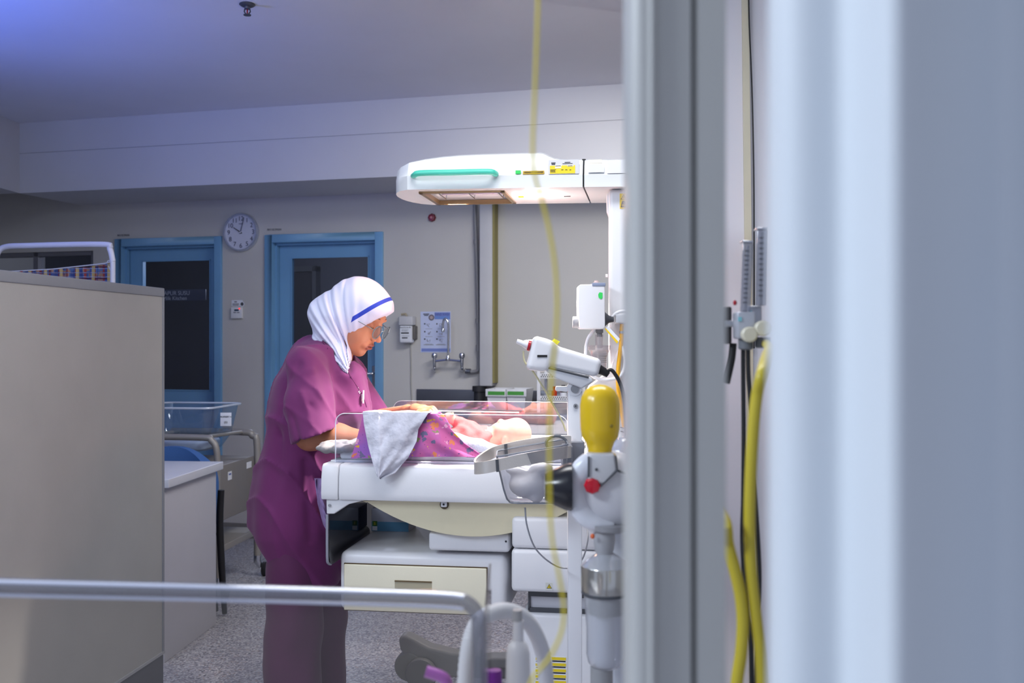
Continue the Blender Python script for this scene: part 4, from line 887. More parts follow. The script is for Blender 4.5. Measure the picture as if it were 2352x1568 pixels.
# --- blankets draped over the front panel
fl_ = bpy.data.materials.new('floral_blanket'); fl_.use_nodes = True; nt = fl_.node_tree; b = nt.nodes['Principled BSDF']; b.inputs['Roughness'].default_value = .85
tc = nt.nodes.new('ShaderNodeTexCoord'); nz = nt.nodes.new('ShaderNodeTexNoise'); nz.inputs['Scale'].default_value = 9; nt.links.new(tc.outputs['Object'], nz.inputs[0])
r0 = nt.nodes.new('ShaderNodeValToRGB'); r0.color_ramp.elements[0].position = .35; r0.color_ramp.elements[0].color = lin((158, 104, 190)); r0.color_ramp.elements[1].position = .62; r0.color_ramp.elements[1].color = lin((204, 100, 158))
nt.links.new(nz.outputs['Fac'], r0.inputs[0]); cur = r0.outputs[0]
def blobs(scale, thr, stops, off):
    global cur
    nzz = nt.nodes.new('ShaderNodeTexNoise'); nzz.inputs['Scale'].default_value = 60; nt.links.new(tc.outputs['Object'], nzz.inputs[0])
    ad = nt.nodes.new('ShaderNodeVectorMath'); ad.operation = 'MULTIPLY_ADD'; ad.inputs[1].default_value = (.036, .036, .036); nt.links.new(nzz.outputs['Color'], ad.inputs[0])
    mpv = nt.nodes.new('ShaderNodeMapping'); mpv.inputs['Location'].default_value = off; mpv.inputs['Scale'].default_value = (1, .35, 1.25); nt.links.new(tc.outputs['Object'], mpv.inputs[0]); nt.links.new(mpv.outputs[0], ad.inputs[2])
    v_ = nt.nodes.new('ShaderNodeTexVoronoi'); v_.inputs['Scale'].default_value = scale; v_.inputs['Randomness'].default_value = .75; nt.links.new(ad.outputs[0], v_.inputs[0])
    l = nt.nodes.new('ShaderNodeMath'); l.operation = 'LESS_THAN'; l.inputs[1].default_value = thr; nt.links.new(v_.outputs['Distance'], l.inputs[0])
    s_ = nt.nodes.new('ShaderNodeSeparateColor'); nt.links.new(v_.outputs['Color'], s_.inputs[0])
    rm = nt.nodes.new('ShaderNodeValToRGB'); rm.color_ramp.interpolation = 'CONSTANT'
    for i_, (p_, c_) in enumerate(stops):
        e = rm.color_ramp.elements[i_] if i_ < 2 else rm.color_ramp.elements.new(p_); e.position = p_; e.color = lin(c_)
    nt.links.new(s_.outputs[0], rm.inputs[0])
    mx = nt.nodes.new('ShaderNodeMix'); mx.data_type = 'RGBA'; nt.links.new(l.outputs[0], mx.inputs[0]); nt.links.new(cur, mx.inputs[6]); nt.links.new(rm.outputs[0], mx.inputs[7]); cur = mx.outputs[2]
blobs(38, .34, [(0, (222, 172, 60)), (.28, (112, 104, 140)), (.5, (222, 130, 90)), (.68, (140, 150, 96)), (.82, (224, 160, 190))], (3.1, 1, .4))
blobs(62, .12, [(0, (60, 50, 90)), (.4, (90, 60, 120)), (.7, (150, 60, 90)), (.9, (230, 200, 90))], (0.2, .7, .9))
nt.links.new(cur, b.inputs['Base Color'])
n2 = nt.nodes.new('ShaderNodeTexNoise'); n2.inputs['Scale'].default_value = 30; nt.links.new(tc.outputs['Object'], n2.inputs[0]); bp = nt.nodes.new('ShaderNodeBump'); bp.inputs['Strength'].default_value = .35; bp.inputs['Distance'].default_value = .01; nt.links.new(n2.outputs['Fac'], bp.inputs['Height']); nt.links.new(bp.outputs[0], b.inputs['Normal'])
def poly(pts, t_):
    d_ = [0]
    for a_, b_ in zip(pts[:-1], pts[1:]): d_.append(d_[-1] + math.dist(a_[:2], b_[:2]))
    t_ *= d_[-1]; return tuple(float(np.interp(t_, d_, [p[k] for p in pts])) for k in range(len(pts[0])))
# purple blanket: from the front hem up over the panel and back down over the baby's legs
def purple(i, j):
    # i 0..1 left to right, j 0..1 hem to top, 1..2 back
    Lp = [(806, 1053), (820, 1005), (834, 951)]; Rp = [(1112, 1049), (1066, 1018), (1035, 985), (1003, 950)]
    jj = min(j * 2, 1) ; l = poly(Lp, jj); r = poly(Rp, jj)
    x = l[0] + (r[0] - l[0]) * i; y = l[1] + (r[1] - l[1]) * i - 2 * math.sin(i * PI) * (1 - jj)
    f = (1 - jj) * (.006 * math.sin(i * 13 + 1) + .004 * math.sin(i * 27 + jj * 3)) + .004 * math.sin(i * 21 + jj * 4)
    v = -.013 - .016 * (1 - jj) + f - .02 * math.sin(jj * PI) * (1 - abs(2 * i - 1)) * .6
    v = min(v, -.003)
    p = B.pw(x, y, v)
    if j > .5:
        k = (j - .5) * 2; p = p + B.v * (.02 + .20 * k) + Vector((0, 0, .004 + .010 * math.sin(i * 9) * k - .075 * k ** 1.6 * (1 if True else 0)))
        p.z = max(p.z, mz1 + .004)
    return p
tag(MB().grid(purple, 60, 48, .0025).build('floral_blanket', fl_), 'purple and pink floral baby blanket hanging over the warmer side panel', 'blanket')
wcm = M('white_cotton', (204, 204, 216), .85, bump=.9, bscale=26, var=.16, vscale=22)
def cloth(i, j):
    Lp = [(833, 945), (836, 975), (846, 1025), (858, 1070), (868, 1097)]; Rp = [(984, 947), (961, 985), (957, 1012), (938, 1050), (908, 1084), (873, 1099)]
    jj = max(0, min(1, (.8 - j) / .8))
    l = poly(Lp, jj); r = poly(Rp, jj)
    x = l[0] + (r[0] - l[0]) * i; y = l[1] + (r[1] - l[1]) * i
    f = (.010 * math.sin(jj * PI * .9) * math.sin(i * 6.0 + .9 + jj * 1.8) + .004 * math.sin(i * 11 + jj * 9) * math.sin(jj * 6)) * min(1, jj * 5) + .0015 * math.sin(i * 23 + jj * 14)
    f += .008 * (1 / (1 + math.exp(-(i - .26 - .10 * jj) * 60)))
    v = -.050 - .026 * jj ** .7 + f
    p = B.pw(x, y, v)
    if j > .8:
        k = (j - .8) / .2; p = p + B.v * (.005 + .17 * k) + Vector((0, 0, .003 * math.sin(k * PI) - .012 * k + .004 * math.sin(i * 14) * k))
    return p
tag(MB().grid(cloth, 56, 60, .0022).build('white_cloth', wcm), 'crumpled white cotton cloth draped over the floral blanket', 'cloth')
# purple cloth hanging behind the foot end
def hang(i, j):
    x = np.interp(j, [0, .3, .7, 1], [722, 728, 744, 770]) + (750 - 722) * i * (1 - .2 * j); y = 1098 + 150 * j
    return B.pw(x, y, .22 + .02 * math.sin(i * 8 + j * 4))
tag(MB().grid(hang, 14, 20, .003).build('lilac_cloth', M('lilac_cloth', (150, 128, 176), .85, bump=.3, bscale=40, var=.2, vscale=40)), 'lilac cloth hanging down behind the foot end of the warmer', 'cloth')
# white folded towel supporting the baby
def towel(p):
    a = B.pw(1035, 1018, .05); c = B.pw(1100, 1028, .055); e = B.pw(1180, 1042, .065)
    d = smin(capf(p, a, c, .034, .024), capf(p, c, e, .024, .012), .01)
    fl__ = mz1 + .002 - p[..., 2]
    return smax(d, fl__, .004) + .0012 * np.sin(p[..., 0] * 90)
a = B.pw(1035, 1018, .05); e = B.pw(1180, 1042, .065)
vs, q = sdf_arrays(towel, (a.x - .05, 2.80, mz1 - .01), (e.x + .04, 3.0, 1.12), .004)
tag(mesh_np('rolled_towel', [(vs, q)], M('towel_white', (240, 240, 240), .9, bump=.3, bscale=120)), 'rolled white towel lying along the baby on the mattress', 'towel')
# ============================================================ PEOPLE
skin = M('skin', (182, 118, 88), .5, var=.05, vscale=14, sss=.12, bump=.03, bscale=260)
skinb = M('hand_skin', (206, 150, 118), .5, var=.04, vscale=20, sss=.12)
lips = M('lip_skin', (148, 78, 66), .4, sss=.1)
def A(v): return np.array([v.x, v.y, v.z])
def PP(x, y, d): return A(P(x, y, d))
# --- head axes: looking down to the right, turned a little to the camera
tl = math.radians(27); yw = math.radians(17)
hh = np.array([math.cos(yw), -math.sin(yw), 0.0])
fw = hh * math.cos(tl) + np.array([0, 0, -math.sin(tl)]); up = hh * math.sin(tl) + np.array([0, 0, math.cos(tl)]); lf = np.cross(up, fw)
HR = np.stack([fw, lf, up], 1)          # columns: canonical x,y,z
HS = 1.04; HC = np.array([-.520, 3.30, 1.440])
def H(x, y, z): return HC + HR @ (np.array([x, y, z]) * HS)
def face(q):      # canonical metres
    E = ellf
    d = E(q, (-.006, 0, .03), (.098, .076, .090))
    d = smin(d, E(q, (.030, 0, -.028), (.062, .062, .080)), .02)
    d = smin(d, E(q, (.034, 0, -.074), (.046, .050, .036)), .02)
    d = smin(d, E(q, (.064, 0, -.098), (.020, .022, .017)), .018)
    for s in (-1, 1):
        d = smin(d, E(q, (.050, s * .034, -.040), (.034, .028, .034)), .018)
        d = smin(d, E(q, (.079, s * .026, .022), (.014, .026, .009)), .014)
        d = smax(d, -E(q, (.100, s * .031, .002), (.018, .019, .011)), .012)
        d = smin(d, E(q, (.071, s * .031, .000), (.0165, .0165, .0135)), .004)
    d = smin(d, capf(q, (.086, 0, .012), (.102, 0, -.030), .006, .0085), .012)
    d = smin(d, E(q, (.108, 0, -.036), (.0105, .0105, .0095)), .007)
    for s in (-1, 1):
        d = smin(d, E(q, (.098, s * .012, -.040), (.010, .0075, .0075)), .005)
        d = smax(d, -E(q, (.103, s * .007, -.0475), (.006, .0035, .004)), .003)
    d = smin(d, E(q, (.081, 0, -.066), (.016, .028, .016)), .012)
    d = smin(d, E(q, (.0935, 0, -.0625), (.0080, .020, .0050)), .004)
    d = smin(d, E(q, (.0925, 0, -.0740), (.0075, .0175, .0055)), .004)
    d = smax(d, -E(q, (.101, 0, -.0683), (.012, .0225, .0013)), .0025)
    d = smax(d, -E(q, (.103, 0, -.053), (.006, .004, .006)), .005)
    return d
def head(p):
    q = ((p - HC) @ HR) / HS
    return face(q) * HS
c_ = H(.04, 0, -.01); 
v1_, q1_ = sdf_arrays(lambda p: np.maximum(head(p), -(((p - HC) @ HR)[..., 0] + .02)), c_ - np.array([.12, .11, .15]), c_ + np.array([.12, .11, .15]), .0017)
# --- arms and hands
def finger(d, p, pts, r0, r1, k=.006):
    n = len(pts) - 1
    ch = [(pts[i], r0 + (r1 - r0) * i / n) for i in range(n + 1)]
    return smin(d, chain(p, ch, .003), k)
# far arm: left forearm reaching to the top of the cloth
fe, fwr = PP(858, 968, 3.43), PP(936, 946, 3.20)
fh = PP(962, 944, 3.10)
ftips = [(1004, 949, 3.085), (1008, 951, 3.045), (1003, 954, 3.01), (996, 957, 2.98)]
def farm(p):
    d = capf(p, fe, fwr, .040, .0235)
    # palm
    q = fh; d = smin(d, chain(p, [(fwr, .020), (PP(955, 943, 3.125), .021), (PP(972, 943, 3.085), .020)], .01), .012)
    d = smin(d, capf(p, PP(952, 945, 3.10), PP(972, 947, 3.03), .016, .014), .014)
    kn = [(977, 940, 3.10), (978, 942, 3.065), (976, 945, 3.035), (972, 949, 3.005)]
    for (kx, ky, kd), (tx, ty, td) in zip(kn, ftips):
        a = PP(kx, ky, kd); c = PP(tx, ty, td); m = (a + c) / 2 + np.array([.004, 0, .010])
        d = finger(d, p, [a, m, c], .0098, .0072, .006)
    d = finger(d, p, [PP(958, 951, 3.03), PP(974, 955, 2.985), PP(988, 956, 2.965)], .0115, .0085, .01)
    return d
lo = np.minimum(fe, PP(990, 960, 2.96)) - .06; hi = np.maximum(fe, PP(1010, 935, 3.1)) + .06
v2_, q2_ = sdf_arrays(farm, lo, hi, .0034)
# near arm: right forearm going in under the blanket
ne, nw = PP(712, 1000, 3.12), PP(850, 1012, 3.08)
def narm(p):
    d = chain(p, [(PP(702, 930, 3.14), .046), (ne, .044), (PP(775, 1003, 3.10), .040), (nw, .026)], .02)
    d = smin(d, capf(p, nw, PP(878, 1014, 3.07), .022, .021), .01)
    d = smin(d, capf(p, PP(866, 1012, 3.10), PP(886, 1016, 3.03), .016, .014), .014)
    for k, (a, b_) in enumerate((((888, 1006, 3.11), (914, 1012, 3.12)), ((890, 1010, 3.085), (920, 1016, 3.09)), ((890, 1014, 3.06), (917, 1020, 3.06)), ((886, 1019, 3.035), (906, 1024, 3.03)))):
        A_, B_ = PP(*a), PP(*b_); d = finger(d, p, [A_, (A_ + B_) / 2 + np.array([0, 0, .007]), B_], .0095, .007)
    d = finger(d, p, [PP(870, 1006, 3.03), PP(886, 1003, 3.0), PP(898, 1006, 2.99)], .0115, .0085, .01)
    return d
lo = PP(650, 1060, 3.1) - np.array([0, .18, 0]); hi = PP(935, 890, 3.1) + np.array([0, .12, 0])
v3_, q3_ = sdf_arrays(narm, lo, hi, .0042)
# neck, trunk and legs (under the clothes)
YB = 3.32
def trunk(p):
    s = np.array([1, .8, 1]); q = p.copy(); q[..., 1] = YB + (q[..., 1] - YB) * .85
    d = chain(q, [(np.array([-.565, YB, 1.36]), .05), (PP(765, 800, YB), .052), (PP(742, 880, YB), .105), (PP(728, 960, YB), .12), (PP(715, 1060, YB), .105), (PP(702, 1140, YB), .105)], .05)
    for yy, dx in ((3.24, -24), (3.41, 30)):
        d = smin(d, chain(p, [(PP(700 + dx, 1180, yy), .075), (PP(700 + dx, 1420, yy), .055), (np.array([P(705 + dx, 1400, yy).x, yy, .10]), .040), (np.array([P(705 + dx, 1400, yy).x + .10, yy, .05]), .034)], .03), .03)
    for yy, xs, ys in ((3.17, 705, 840), (3.47, 790, 852)):
        d = smin(d, capf(p, PP(745, 845, YB), PP(xs, ys, yy), .05, .048), .04)
    d = smin(d, capf(p, PP(705, 840, 3.17), PP(702, 935, 3.14), .046, .044), .02)
    d = smin(d, capf(p, PP(790, 852, 3.47), fe, .046, .040), .02)
    return d
v4_, q4_ = sdf_arrays(trunk, (-.98, 2.98, 0), (-.36, 3.66, 1.45), .012)
nurse = thing('person', (-.69, 3.32, 0), 'person in a plum scrub suit, white headscarf and glasses bending over the warmer', 'person')
def slots(c):
    q = ((c - HC) @ HR) / HS
    m = (np.abs(q[:, 1]) < .022 - .35 * np.abs(q[:, 2] + .0685)) & (q[:, 2] < -.0585) & (q[:, 2] > -.0800) & (q[:, 0] > .085) & (np.abs(c[:, 0] - HC[0]) < .3) & (nd(c - HC) < .2)
    return m.astype(int)
body = mesh_np('body', [(v1_, q1_), (v2_, q2_), (v3_, q3_), (v4_, q4_)], [skin, lips], nurse, slots)
# --- face details
lash = M('lash_dark', (34, 24, 22), .6); brow = M('eyebrow', (70, 46, 38), .8)
for s in (-1, 1):
    MB().tube([H(.0835, s * .044, -.004), H(.0875, s * .036, -.0062), H(.0880, s * .030, -.0068), H(.0865, s * .023, -.0055), H(.083, s * .018, -.004)], [.0006, .0011, .0011, .001, .0006], n=6, smooth=3).build('eyelash', lash, nurse)
    MB().tube([H(.0905, s * .013, .0245), H(.0935, s * .022, .0285), H(.0895, s * .034, .0285), H(.079, s * .046, .0235)], [.0009, .0018, .0016, .0007], n=6, smooth=4, flat=.5).build('eyebrow', brow, nurse)
# --- glasses
gl = thing('glasses', H(.10, 0, -.005), 'thin metal framed glasses worn by the person', 'glasses')
gm = M('glasses_metal', (110, 122, 130), .3, .6); gz_ = clear('lens', tint=(246, 248, 250), gloss=.10, haze=.02)
for s in (-1, 1):
    cen = np.array([.110, s * .033, -.010]); ring_ = []
    for k in range(28):
        a = 2 * PI * k / 28; ring_.append(H(cen[0] - .004 * abs(math.cos(a)) * (1 if s * math.cos(a) > 0 else 0), cen[1] + .0245 * math.cos(a), cen[2] + .021 * math.sin(a)))
    rm = MB().tube([Vector(r_.tolist()) for r_ in ring_ + [ring_[0]]], .0017, n=8, cap=False).build('rim', gm, gl)
    MB().prism([Vector(r_.tolist()) for r_ in ring_], Vector((fw * -.0010).tolist())).build('lens', gz_, rm)
    MB().tube([H(.106, s * .057, -.004), H(.095, s * .066, -.002), H(.05, s * .074, .0), H(.0, s * .077, .002)], .0012, n=8, smooth=3).build('temple', gm, gl)
MB().tube([H(.111, -.009, -.006), H(.115, 0, -.002), H(.111, .009, -.006)], .0012, n=8, smooth=3).build('bridge', gm, gl)
# --- headscarf
sc0 = H(.004, 0, .028)
nA, nB = PP(896, 717, 3.24), PP(797, 771, 3.20)      # line of the front edge
bn = np.array([-(nB - nA)[2], 0, (nB - nA)[0]]); bn = bn / np.linalg.norm(bn)
if bn[2] < 0: bn = -bn
tip = PP(805, 859, 3.185)
def scarf(p):
    hd = ellf(p, sc0, (.108, .092, .100), HR)
    hd = smin(hd, ellf(p, PP(752, 718, 3.32), (.064, .074, .060)), .045)
    hd = smin(hd, ellf(p, PP(790, 735, 3.31), (.085, .088, .085)), .04)
    # brim standing proud of the forehead
    bplane = (p - nA) @ bn
    hd = smin(hd, ellf(p, H(.045, 0, .056), (.072, .080, .046), HR), .02)
    q = p.copy(); q[..., 1] = 3.30 + (q[..., 1] - 3.30) * .72
    def s(pt): w_ = pt.copy(); w_[1] = 3.30 + (w_[1] - 3.30) * .72; return w_
    dr = chain(q, [(s(PP(766, 735, 3.31)), .070), (s(PP(762, 770, 3.30)), .056), (s(PP(772, 798, 3.29)), .043), (s(PP(786, 822, 3.24)), .028), (s(PP(797, 843, 3.205)), .014), (s(tip), .006)], .02)
    # opening for the face: below the front edge and in front of the cheek line
    op = np.maximum(bplane + .0, PP(799, 0, 3.2)[0] - .002 * 0 - p[..., 0])
    xcut = p[..., 0] - (PP(800, 0, 3.22)[0] + .03 * np.clip((1.40 - p[..., 2]) * 3, -1, 0))
    opening = np.maximum(bplane, -xcut)           # negative inside the opening
    hd = smax(hd, -opening, .006)
    d = smin(hd, dr, .025)
    d = smax(d, -np.maximum(bplane, -(xcut - .004)), .004)
    # folds fanning from the temple to the chest
    v = p - tip; ang = np.arctan2(v[..., 0] + .28 * v[..., 2], v[..., 2] + 1e-6); r = nd(v)
    w_ = np.clip((3.315 - p[..., 1]) / .06, .0, 1) * np.clip(r / .03, 0, 1) * np.clip((PP(850, 0, 3.2)[0] - p[..., 0]) / .08, 0, 1)
    ph = ang * 24 + 1.2 * np.sin(p[..., 2] * 14) + 1.6 * np.sin(ang * 7)
    d = d + (.0085 * (1 - np.abs(np.sin(ph * .5))) ** 1.6 - .0025 + .0020 * np.sin(ang * 47 + 2 + p[..., 2] * 9)) * w_
    return d
lo = PP(698, 868, 3.3) - np.array([0, .14, 0]); hi = PP(905, 634, 3.3) + np.array([0, .14, 0])
vs, q = sdf_arrays(scarf, lo, hi, .0026, 2)
sm = M('headscarf', (212, 215, 238), .8, bump=.04, bscale=500, var=.015)
# the blue stripe woven across the front of the scarf
nt = sm.node_tree; b = nt.nodes['Principled BSDF']; src = b.inputs['Base Color'].links[0].from_socket
so = mesh_np('headscarf', [(vs, q)], sm, nurse)
w0 = WL[so]; sA, sB = PP(881, 693, 3.24), PP(808, 733, 3.2); sn = np.array([-(sB - sA)[2], 0, (sB - sA)[0]]); sn /= np.linalg.norm(sn)
if sn[2] < 0: sn = -sn
def dotge(nv, off, greater=True):
    tc = nt.nodes.new('ShaderNodeTexCoord'); dp = nt.nodes.new('ShaderNodeVectorMath'); dp.operation = 'DOT_PRODUCT'; dp.inputs[1].default_value = nv.tolist(); nt.links.new(tc.outputs['Object'], dp.inputs[0])
    g = nt.nodes.new('ShaderNodeMath'); g.operation = 'GREATER_THAN' if greater else 'LESS_THAN'; g.inputs[1].default_value = off; nt.links.new(dp.outputs['Value'], g.inputs[0]); return g.outputs[0]
base = float((sA - A(w0)) @ sn); xs = float(PP(807, 0, 3.2)[0] - w0.x)
c1 = dotge(sn, base - .0065); c2 = dotge(sn, base + .0065, False); c3 = dotge(np.array([1, 0, -.35]), xs - .35 * (PP(807, 733, 3.2)[2] - w0.z))
m1 = nt.nodes.new('ShaderNodeMath'); m1.operation = 'MULTIPLY'; nt.links.new(c1, m1.inputs[0]); nt.links.new(c2, m1.inputs[1])
m2 = nt.nodes.new('ShaderNodeMath'); m2.operation = 'MULTIPLY'; nt.links.new(m1.outputs[0], m2.inputs[0]); nt.links.new(c3, m2.inputs[1])
mx = nt.nodes.new('ShaderNodeMix'); mx.data_type = 'RGBA'; nt.links.new(m2.outputs[0], mx.inputs[0]); nt.links.new(src, mx.inputs[6]); mx.inputs[7].default_value = lin((36, 62, 180)); nt.links.new(mx.outputs[2], b.inputs['Base Color'])
# --- tunic
plum = M('scrub_plum', (102, 28, 90), .8, bump=.03, bscale=700, var=.05, vscale=7, sheen=.15)
def folds(p):
    x, y, z = p[..., 0], p[..., 1], p[..., 2]
    w1 = x * 24 + z * 7 + 2.4 * np.sin(y * 12 + z * 5) + 1.6 * np.sin(z * 7 + x * 5)
    w2 = x * 55 + z * 12 + 3 * np.sin(z * 7 + y * 9)
    r1 = (1 - np.abs(np.sin(w1 * .5))) ** 2; r2 = (1 - np.abs(np.sin(x * 15 + z * 9 + 2.2 * np.sin(z * 6 + y * 11 + x * 4)))) ** 4
    return .0025 * np.sin(w1) - .006 * r1 - .009 * r2 * np.clip((y - 3.0) / .1, .3, 1) + .0014 * np.sin(w2 + 1) + .005
creases = []
def cr(x0, y0, d0, x1, y1, d1, w_, dep): creases.append((PP(x0, y0, d0), PP(x1, y1, d1), w_, 0, dep))
cr(742, 852, 3.09, 764, 905, 3.07, .017, .016); cr(764, 905, 3.07, 780, 965, 3.06, .017, .018)
cr(728, 868, 3.05, 758, 948, 3.02, .014, -.009); cr(700, 858, 3.08, 732, 842, 3.08, .012, -.006)
cr(676, 868, 3.10, 690, 838, 3.10, .010, .006); cr(716, 892, 3.03, 750, 930, 3.01, .010, .007); cr(712, 930, 3.03, 764, 968, 3.01, .009, .006)
cr(690, 900, 3.04, 712, 965, 3.01, .012, -.005); cr(672, 940, 3.06, 690, 1010, 3.03, .010, .005)
cr(768, 840, 3.12, 786, 925, 3.13, .010, .006); cr(784, 850, 3.13, 800, 930, 3.14, .009, .006); cr(776, 850, 3.12, 794, 938, 3.12, .008, -.005)
cr(662, 860, 3.16, 648, 1000, 3.17, .016, .006); cr(652, 990, 3.17, 646, 1200, 3.17, .018, .006)
cr(630, 960, 3.22, 622, 1190, 3.20, .020, -.004); cr(690, 1050, 3.16, 680, 1260, 3.16, .020, -.006); cr(700, 1060, 3.15, 715, 1240, 3.16, .014, .007)
cr(664, 1160, 3.17, 650, 1300, 3.19, .010, .008); cr(812, 866, 3.2, 822, 930, 3.2, .009, .005); cr(838, 868, 3.34, 858, 915, 3.34, .010, .007)
def tunic(p):
    q = p.copy(); q[..., 1] = YB + (q[..., 1] - YB) * .86
    def s(x, y, r, d_=YB): return (PP(x, y, d_), r)
    d = chain(q, [s(738, 832, .085), s(740, 862, .121), s(734, 930, .158), s(722, 1000, .146), s(700, 1080, .140), s(690, 1150, .148), s(688, 1215, .145), s(700, 1290, .118), s(708, 1350, .105)], .05)
    d = smin(d, capf(p, PP(742, 822, YB), PP(712, 838, 3.17), .052, .062), .05)
    d = smin(d, capf(p, PP(760, 822, YB), PP(800, 858, 3.47), .050, .056), .05)
    d = smin(d, capf(p, PP(800, 870, 3.22), PP(806, 940, 3.24), .05, .06), .05)
    # back tail flaring out at the hem
    d = smin(d, capf(p, PP(650, 1020, YB), PP(604, 1205, YB), .020, .036), .08)
    # sleeves
    ns = chain(p, [(PP(706, 846, 3.16), .070), (PP(712, 920, 3.11), .074), (PP(726, 1012, 3.08), .078)], .02)
    sn_ = np.array([-.30, 0, -.95]); a0 = PP(728, 1003, 3.08); sn_ = A(P(728, 1003, 3.08) - P(716, 968, 3.08)); sn_[1] = 0; sn_ /= np.linalg.norm(sn_)
    ns = smax(ns, (p - a0) @ sn_, .003)
    ins = chain(p, [(PP(728, 1004, 3.08), .046), (PP(734, 1045, 3.08), .070)], .01)
    ns = smax(ns - .004 * 0, -ins, .004)
    fs_ = chain(p, [(PP(798, 862, 3.46), .064), (PP(862, 962, 3.41), .058)], .02)
    fn = A(P(862, 962, 3.41) - P(815, 888, 3.41)); fn[1] = -.03; fn /= np.linalg.norm(fn)
    fs_ = smax(fs_, (p - PP(866, 962, 3.41)) @ fn, .003)
    d = smax(d, -ns + .0, .0) if False else d
    d = smin(d, ns, .010); d = smin(d, fs_, .018)
    d = d + folds(p)
    # neck opening
    d = smax(d, -capf(p, PP(782, 806, 3.285), PP(850, 750, 3.22), .056, .085), .006)
    d = smax(d, -capf(p, PP(783, 806, 3.24), PP(806, 858, 3.16), .034, .014), .006)
    for g in creases:
        d = d + g[4] * np.exp(-(np.maximum(capf(p, g[0], g[1], 0, 0), 0) / g[2]) ** 2)
    # hem
    hx = np.interp(p[..., 0], [PP(577, 0, YB)[0], PP(598, 0, YB)[0], PP(632, 0, YB)[0], PP(660, 0, YB)[0], PP(780, 0, YB)[0]], [PP(0, 1208, YB)[2], PP(0, 1222, YB)[2], PP(0, 1268, YB)[2], PP(0, 1325, YB)[2], PP(0, 1340, YB)[2]])
    return smax(d, hx - p[..., 2], .004)
lo = PP(565, 1350, 3.3) - np.array([0, .33, 0]); hi = PP(905, 770, 3.45) + np.array([0.02, .28, .05])
vs, q = sdf_arrays(tunic, lo, hi, .0052, 1)
tu = mesh_np('scrub_top', [(vs, q)], plum, nurse)
# trousers
def trousers(p):
    d = None
    for yy, dx, r0 in ((3.24, -26, .098), (3.41, 32, .092)):
        xa = P(702 + dx, 1200, yy).x; 
        c = chain(p, [(np.array([xa + .005, yy, .72]), .088), (np.array([xa - .002, yy, .62]), .088), (np.array([xa - .006, yy, .40]), .092), (np.array([xa + .002, yy, .07]), .090)], .02)
        d = c if d is None else smin(d, c, .012)
    x, y, z = p[..., 0], p[..., 1], p[..., 2]
    d = d + .004 * np.sin(x * 45 + 2 * np.sin(z * 9) + y * 20) + .0035 * np.sin(z * 26 + x * 12)
    return smax(d, .055 - z, .003)
vs, q = sdf_arrays(trousers, (-.95, 3.08, .03), (-.40, 3.58, .98), .008)
mesh_np('trousers', [(vs, q)], M('scrub_trousers', (86, 30, 76), .8, bump=.03, bscale=700, var=.05, vscale=7, sheen=.15), nurse)
for yy, dx in ((3.24, -26), (3.41, 32)):
    xa = P(702 + dx, 1200, yy).x
    MB().ell((xa + .05, yy, .045), (.13, .046, .045)).build('shoe', black, nurse)
# pocket, seams, print, pen
def onsurf(sdf, x, y, d0=3.02, d1=3.5, n=240):
    ds = np.linspace(d0, d1, n); pts = np.stack([PP(x, y, d_) for d_ in ds]); f = sdf(pts); k = np.argmax(f < 0)
    return P(x, y, float(ds[k]) - .0015) if f.min() < 0 else None
def seam(pts, r, name, mat, par=nurse):
    pp_ = [onsurf(tunic, x, y) for x, y in pts]; pp_ = [p_ for p_ in pp_ if p_ is not None]
    if len(pp_) > 1: MB().tube(pp_, r, n=6, smooth=3).build(name, mat, par)
plum2 = M('scrub_seam', (92, 26, 80), .8)
seam([(737, 770 + 4), (752, 800), (775, 826), (797, 850), (806, 866)], .0022, 'neck_band', plum2)
seam([(787, 948), (808, 946), (830, 946)], .0018, 'pocket_edge', plum2)
seam([(806, 866), (822, 890), (836, 916), (842, 935)], .0012, 'front_seam', plum2)
p0 = onsurf(tunic, 833, 912) or P(833, 912, 3.25)
t = thing('pen', p0 + Vector((0, -.006, -.03)), 'white pen clipped to the front of the plum scrub top', 'pen')
MB().tube([P(835, 896, p0.y - .006), P(834, 926, p0.y - .006)], .0026, n=8).build('barrel', paper, t)
MB().tube([P(831, 905, p0.y - .009), P(831, 922, p0.y - .009)], .0016, n=6).build('clip', chrome, t)
for x, y in ((822, 890), (823, 893), (824, 900), (826, 903), (825, 898), (827, 901)):
    p1 = onsurf(tunic, x, y)
    if p1 is not None: MB().ell(p1, (.0018, .0012, .0014), n=6).build('embroidery', paper, nurse)
# ============================================================ BABY
babyskin = M('baby_skin', (230, 160, 138), .5, sss=.2, var=.03)
bd = 3.06
def babyh(p):
    E = ellf; K = lambda x, y, dd=0: PP(x, y, bd + dd)
    d = E(p, K(1186, 997), (.047, .048, .051))
    d = smin(d, E(p, K(1156, 994), (.032, .038, .036)), .02)
    d = smin(d, E(p, K(1150, 969, -.008), (.009, .010, .010)), .010)          # nose
    d = smin(d, E(p, K(1138, 980, -.004), (.010, .014, .010)), .010)          # mouth
    d = smin(d, E(p, K(1131, 990), (.009, .012, .011)), .010)          # chin
    for s in (-1, 1): d = smin(d, E(p, K(1150, 992, s * .026), (.020, .016, .022)), .01)
    d = smax(d, -E(p, K(1164, 962, -.02), (.007, .010, .005)), .008)
    # ear
    e = E(p, K(1160, 1012, -.040), (.013, .008, .016)); e = smax(e, -E(p, K(1159, 1012, -.049), (.007, .006, .009)), .003)
    d = smin(d, e, .003)
    d = smin(d, capf(p, K(1140, 1008), K(1112, 1012), .026, .030), .015)
    return d
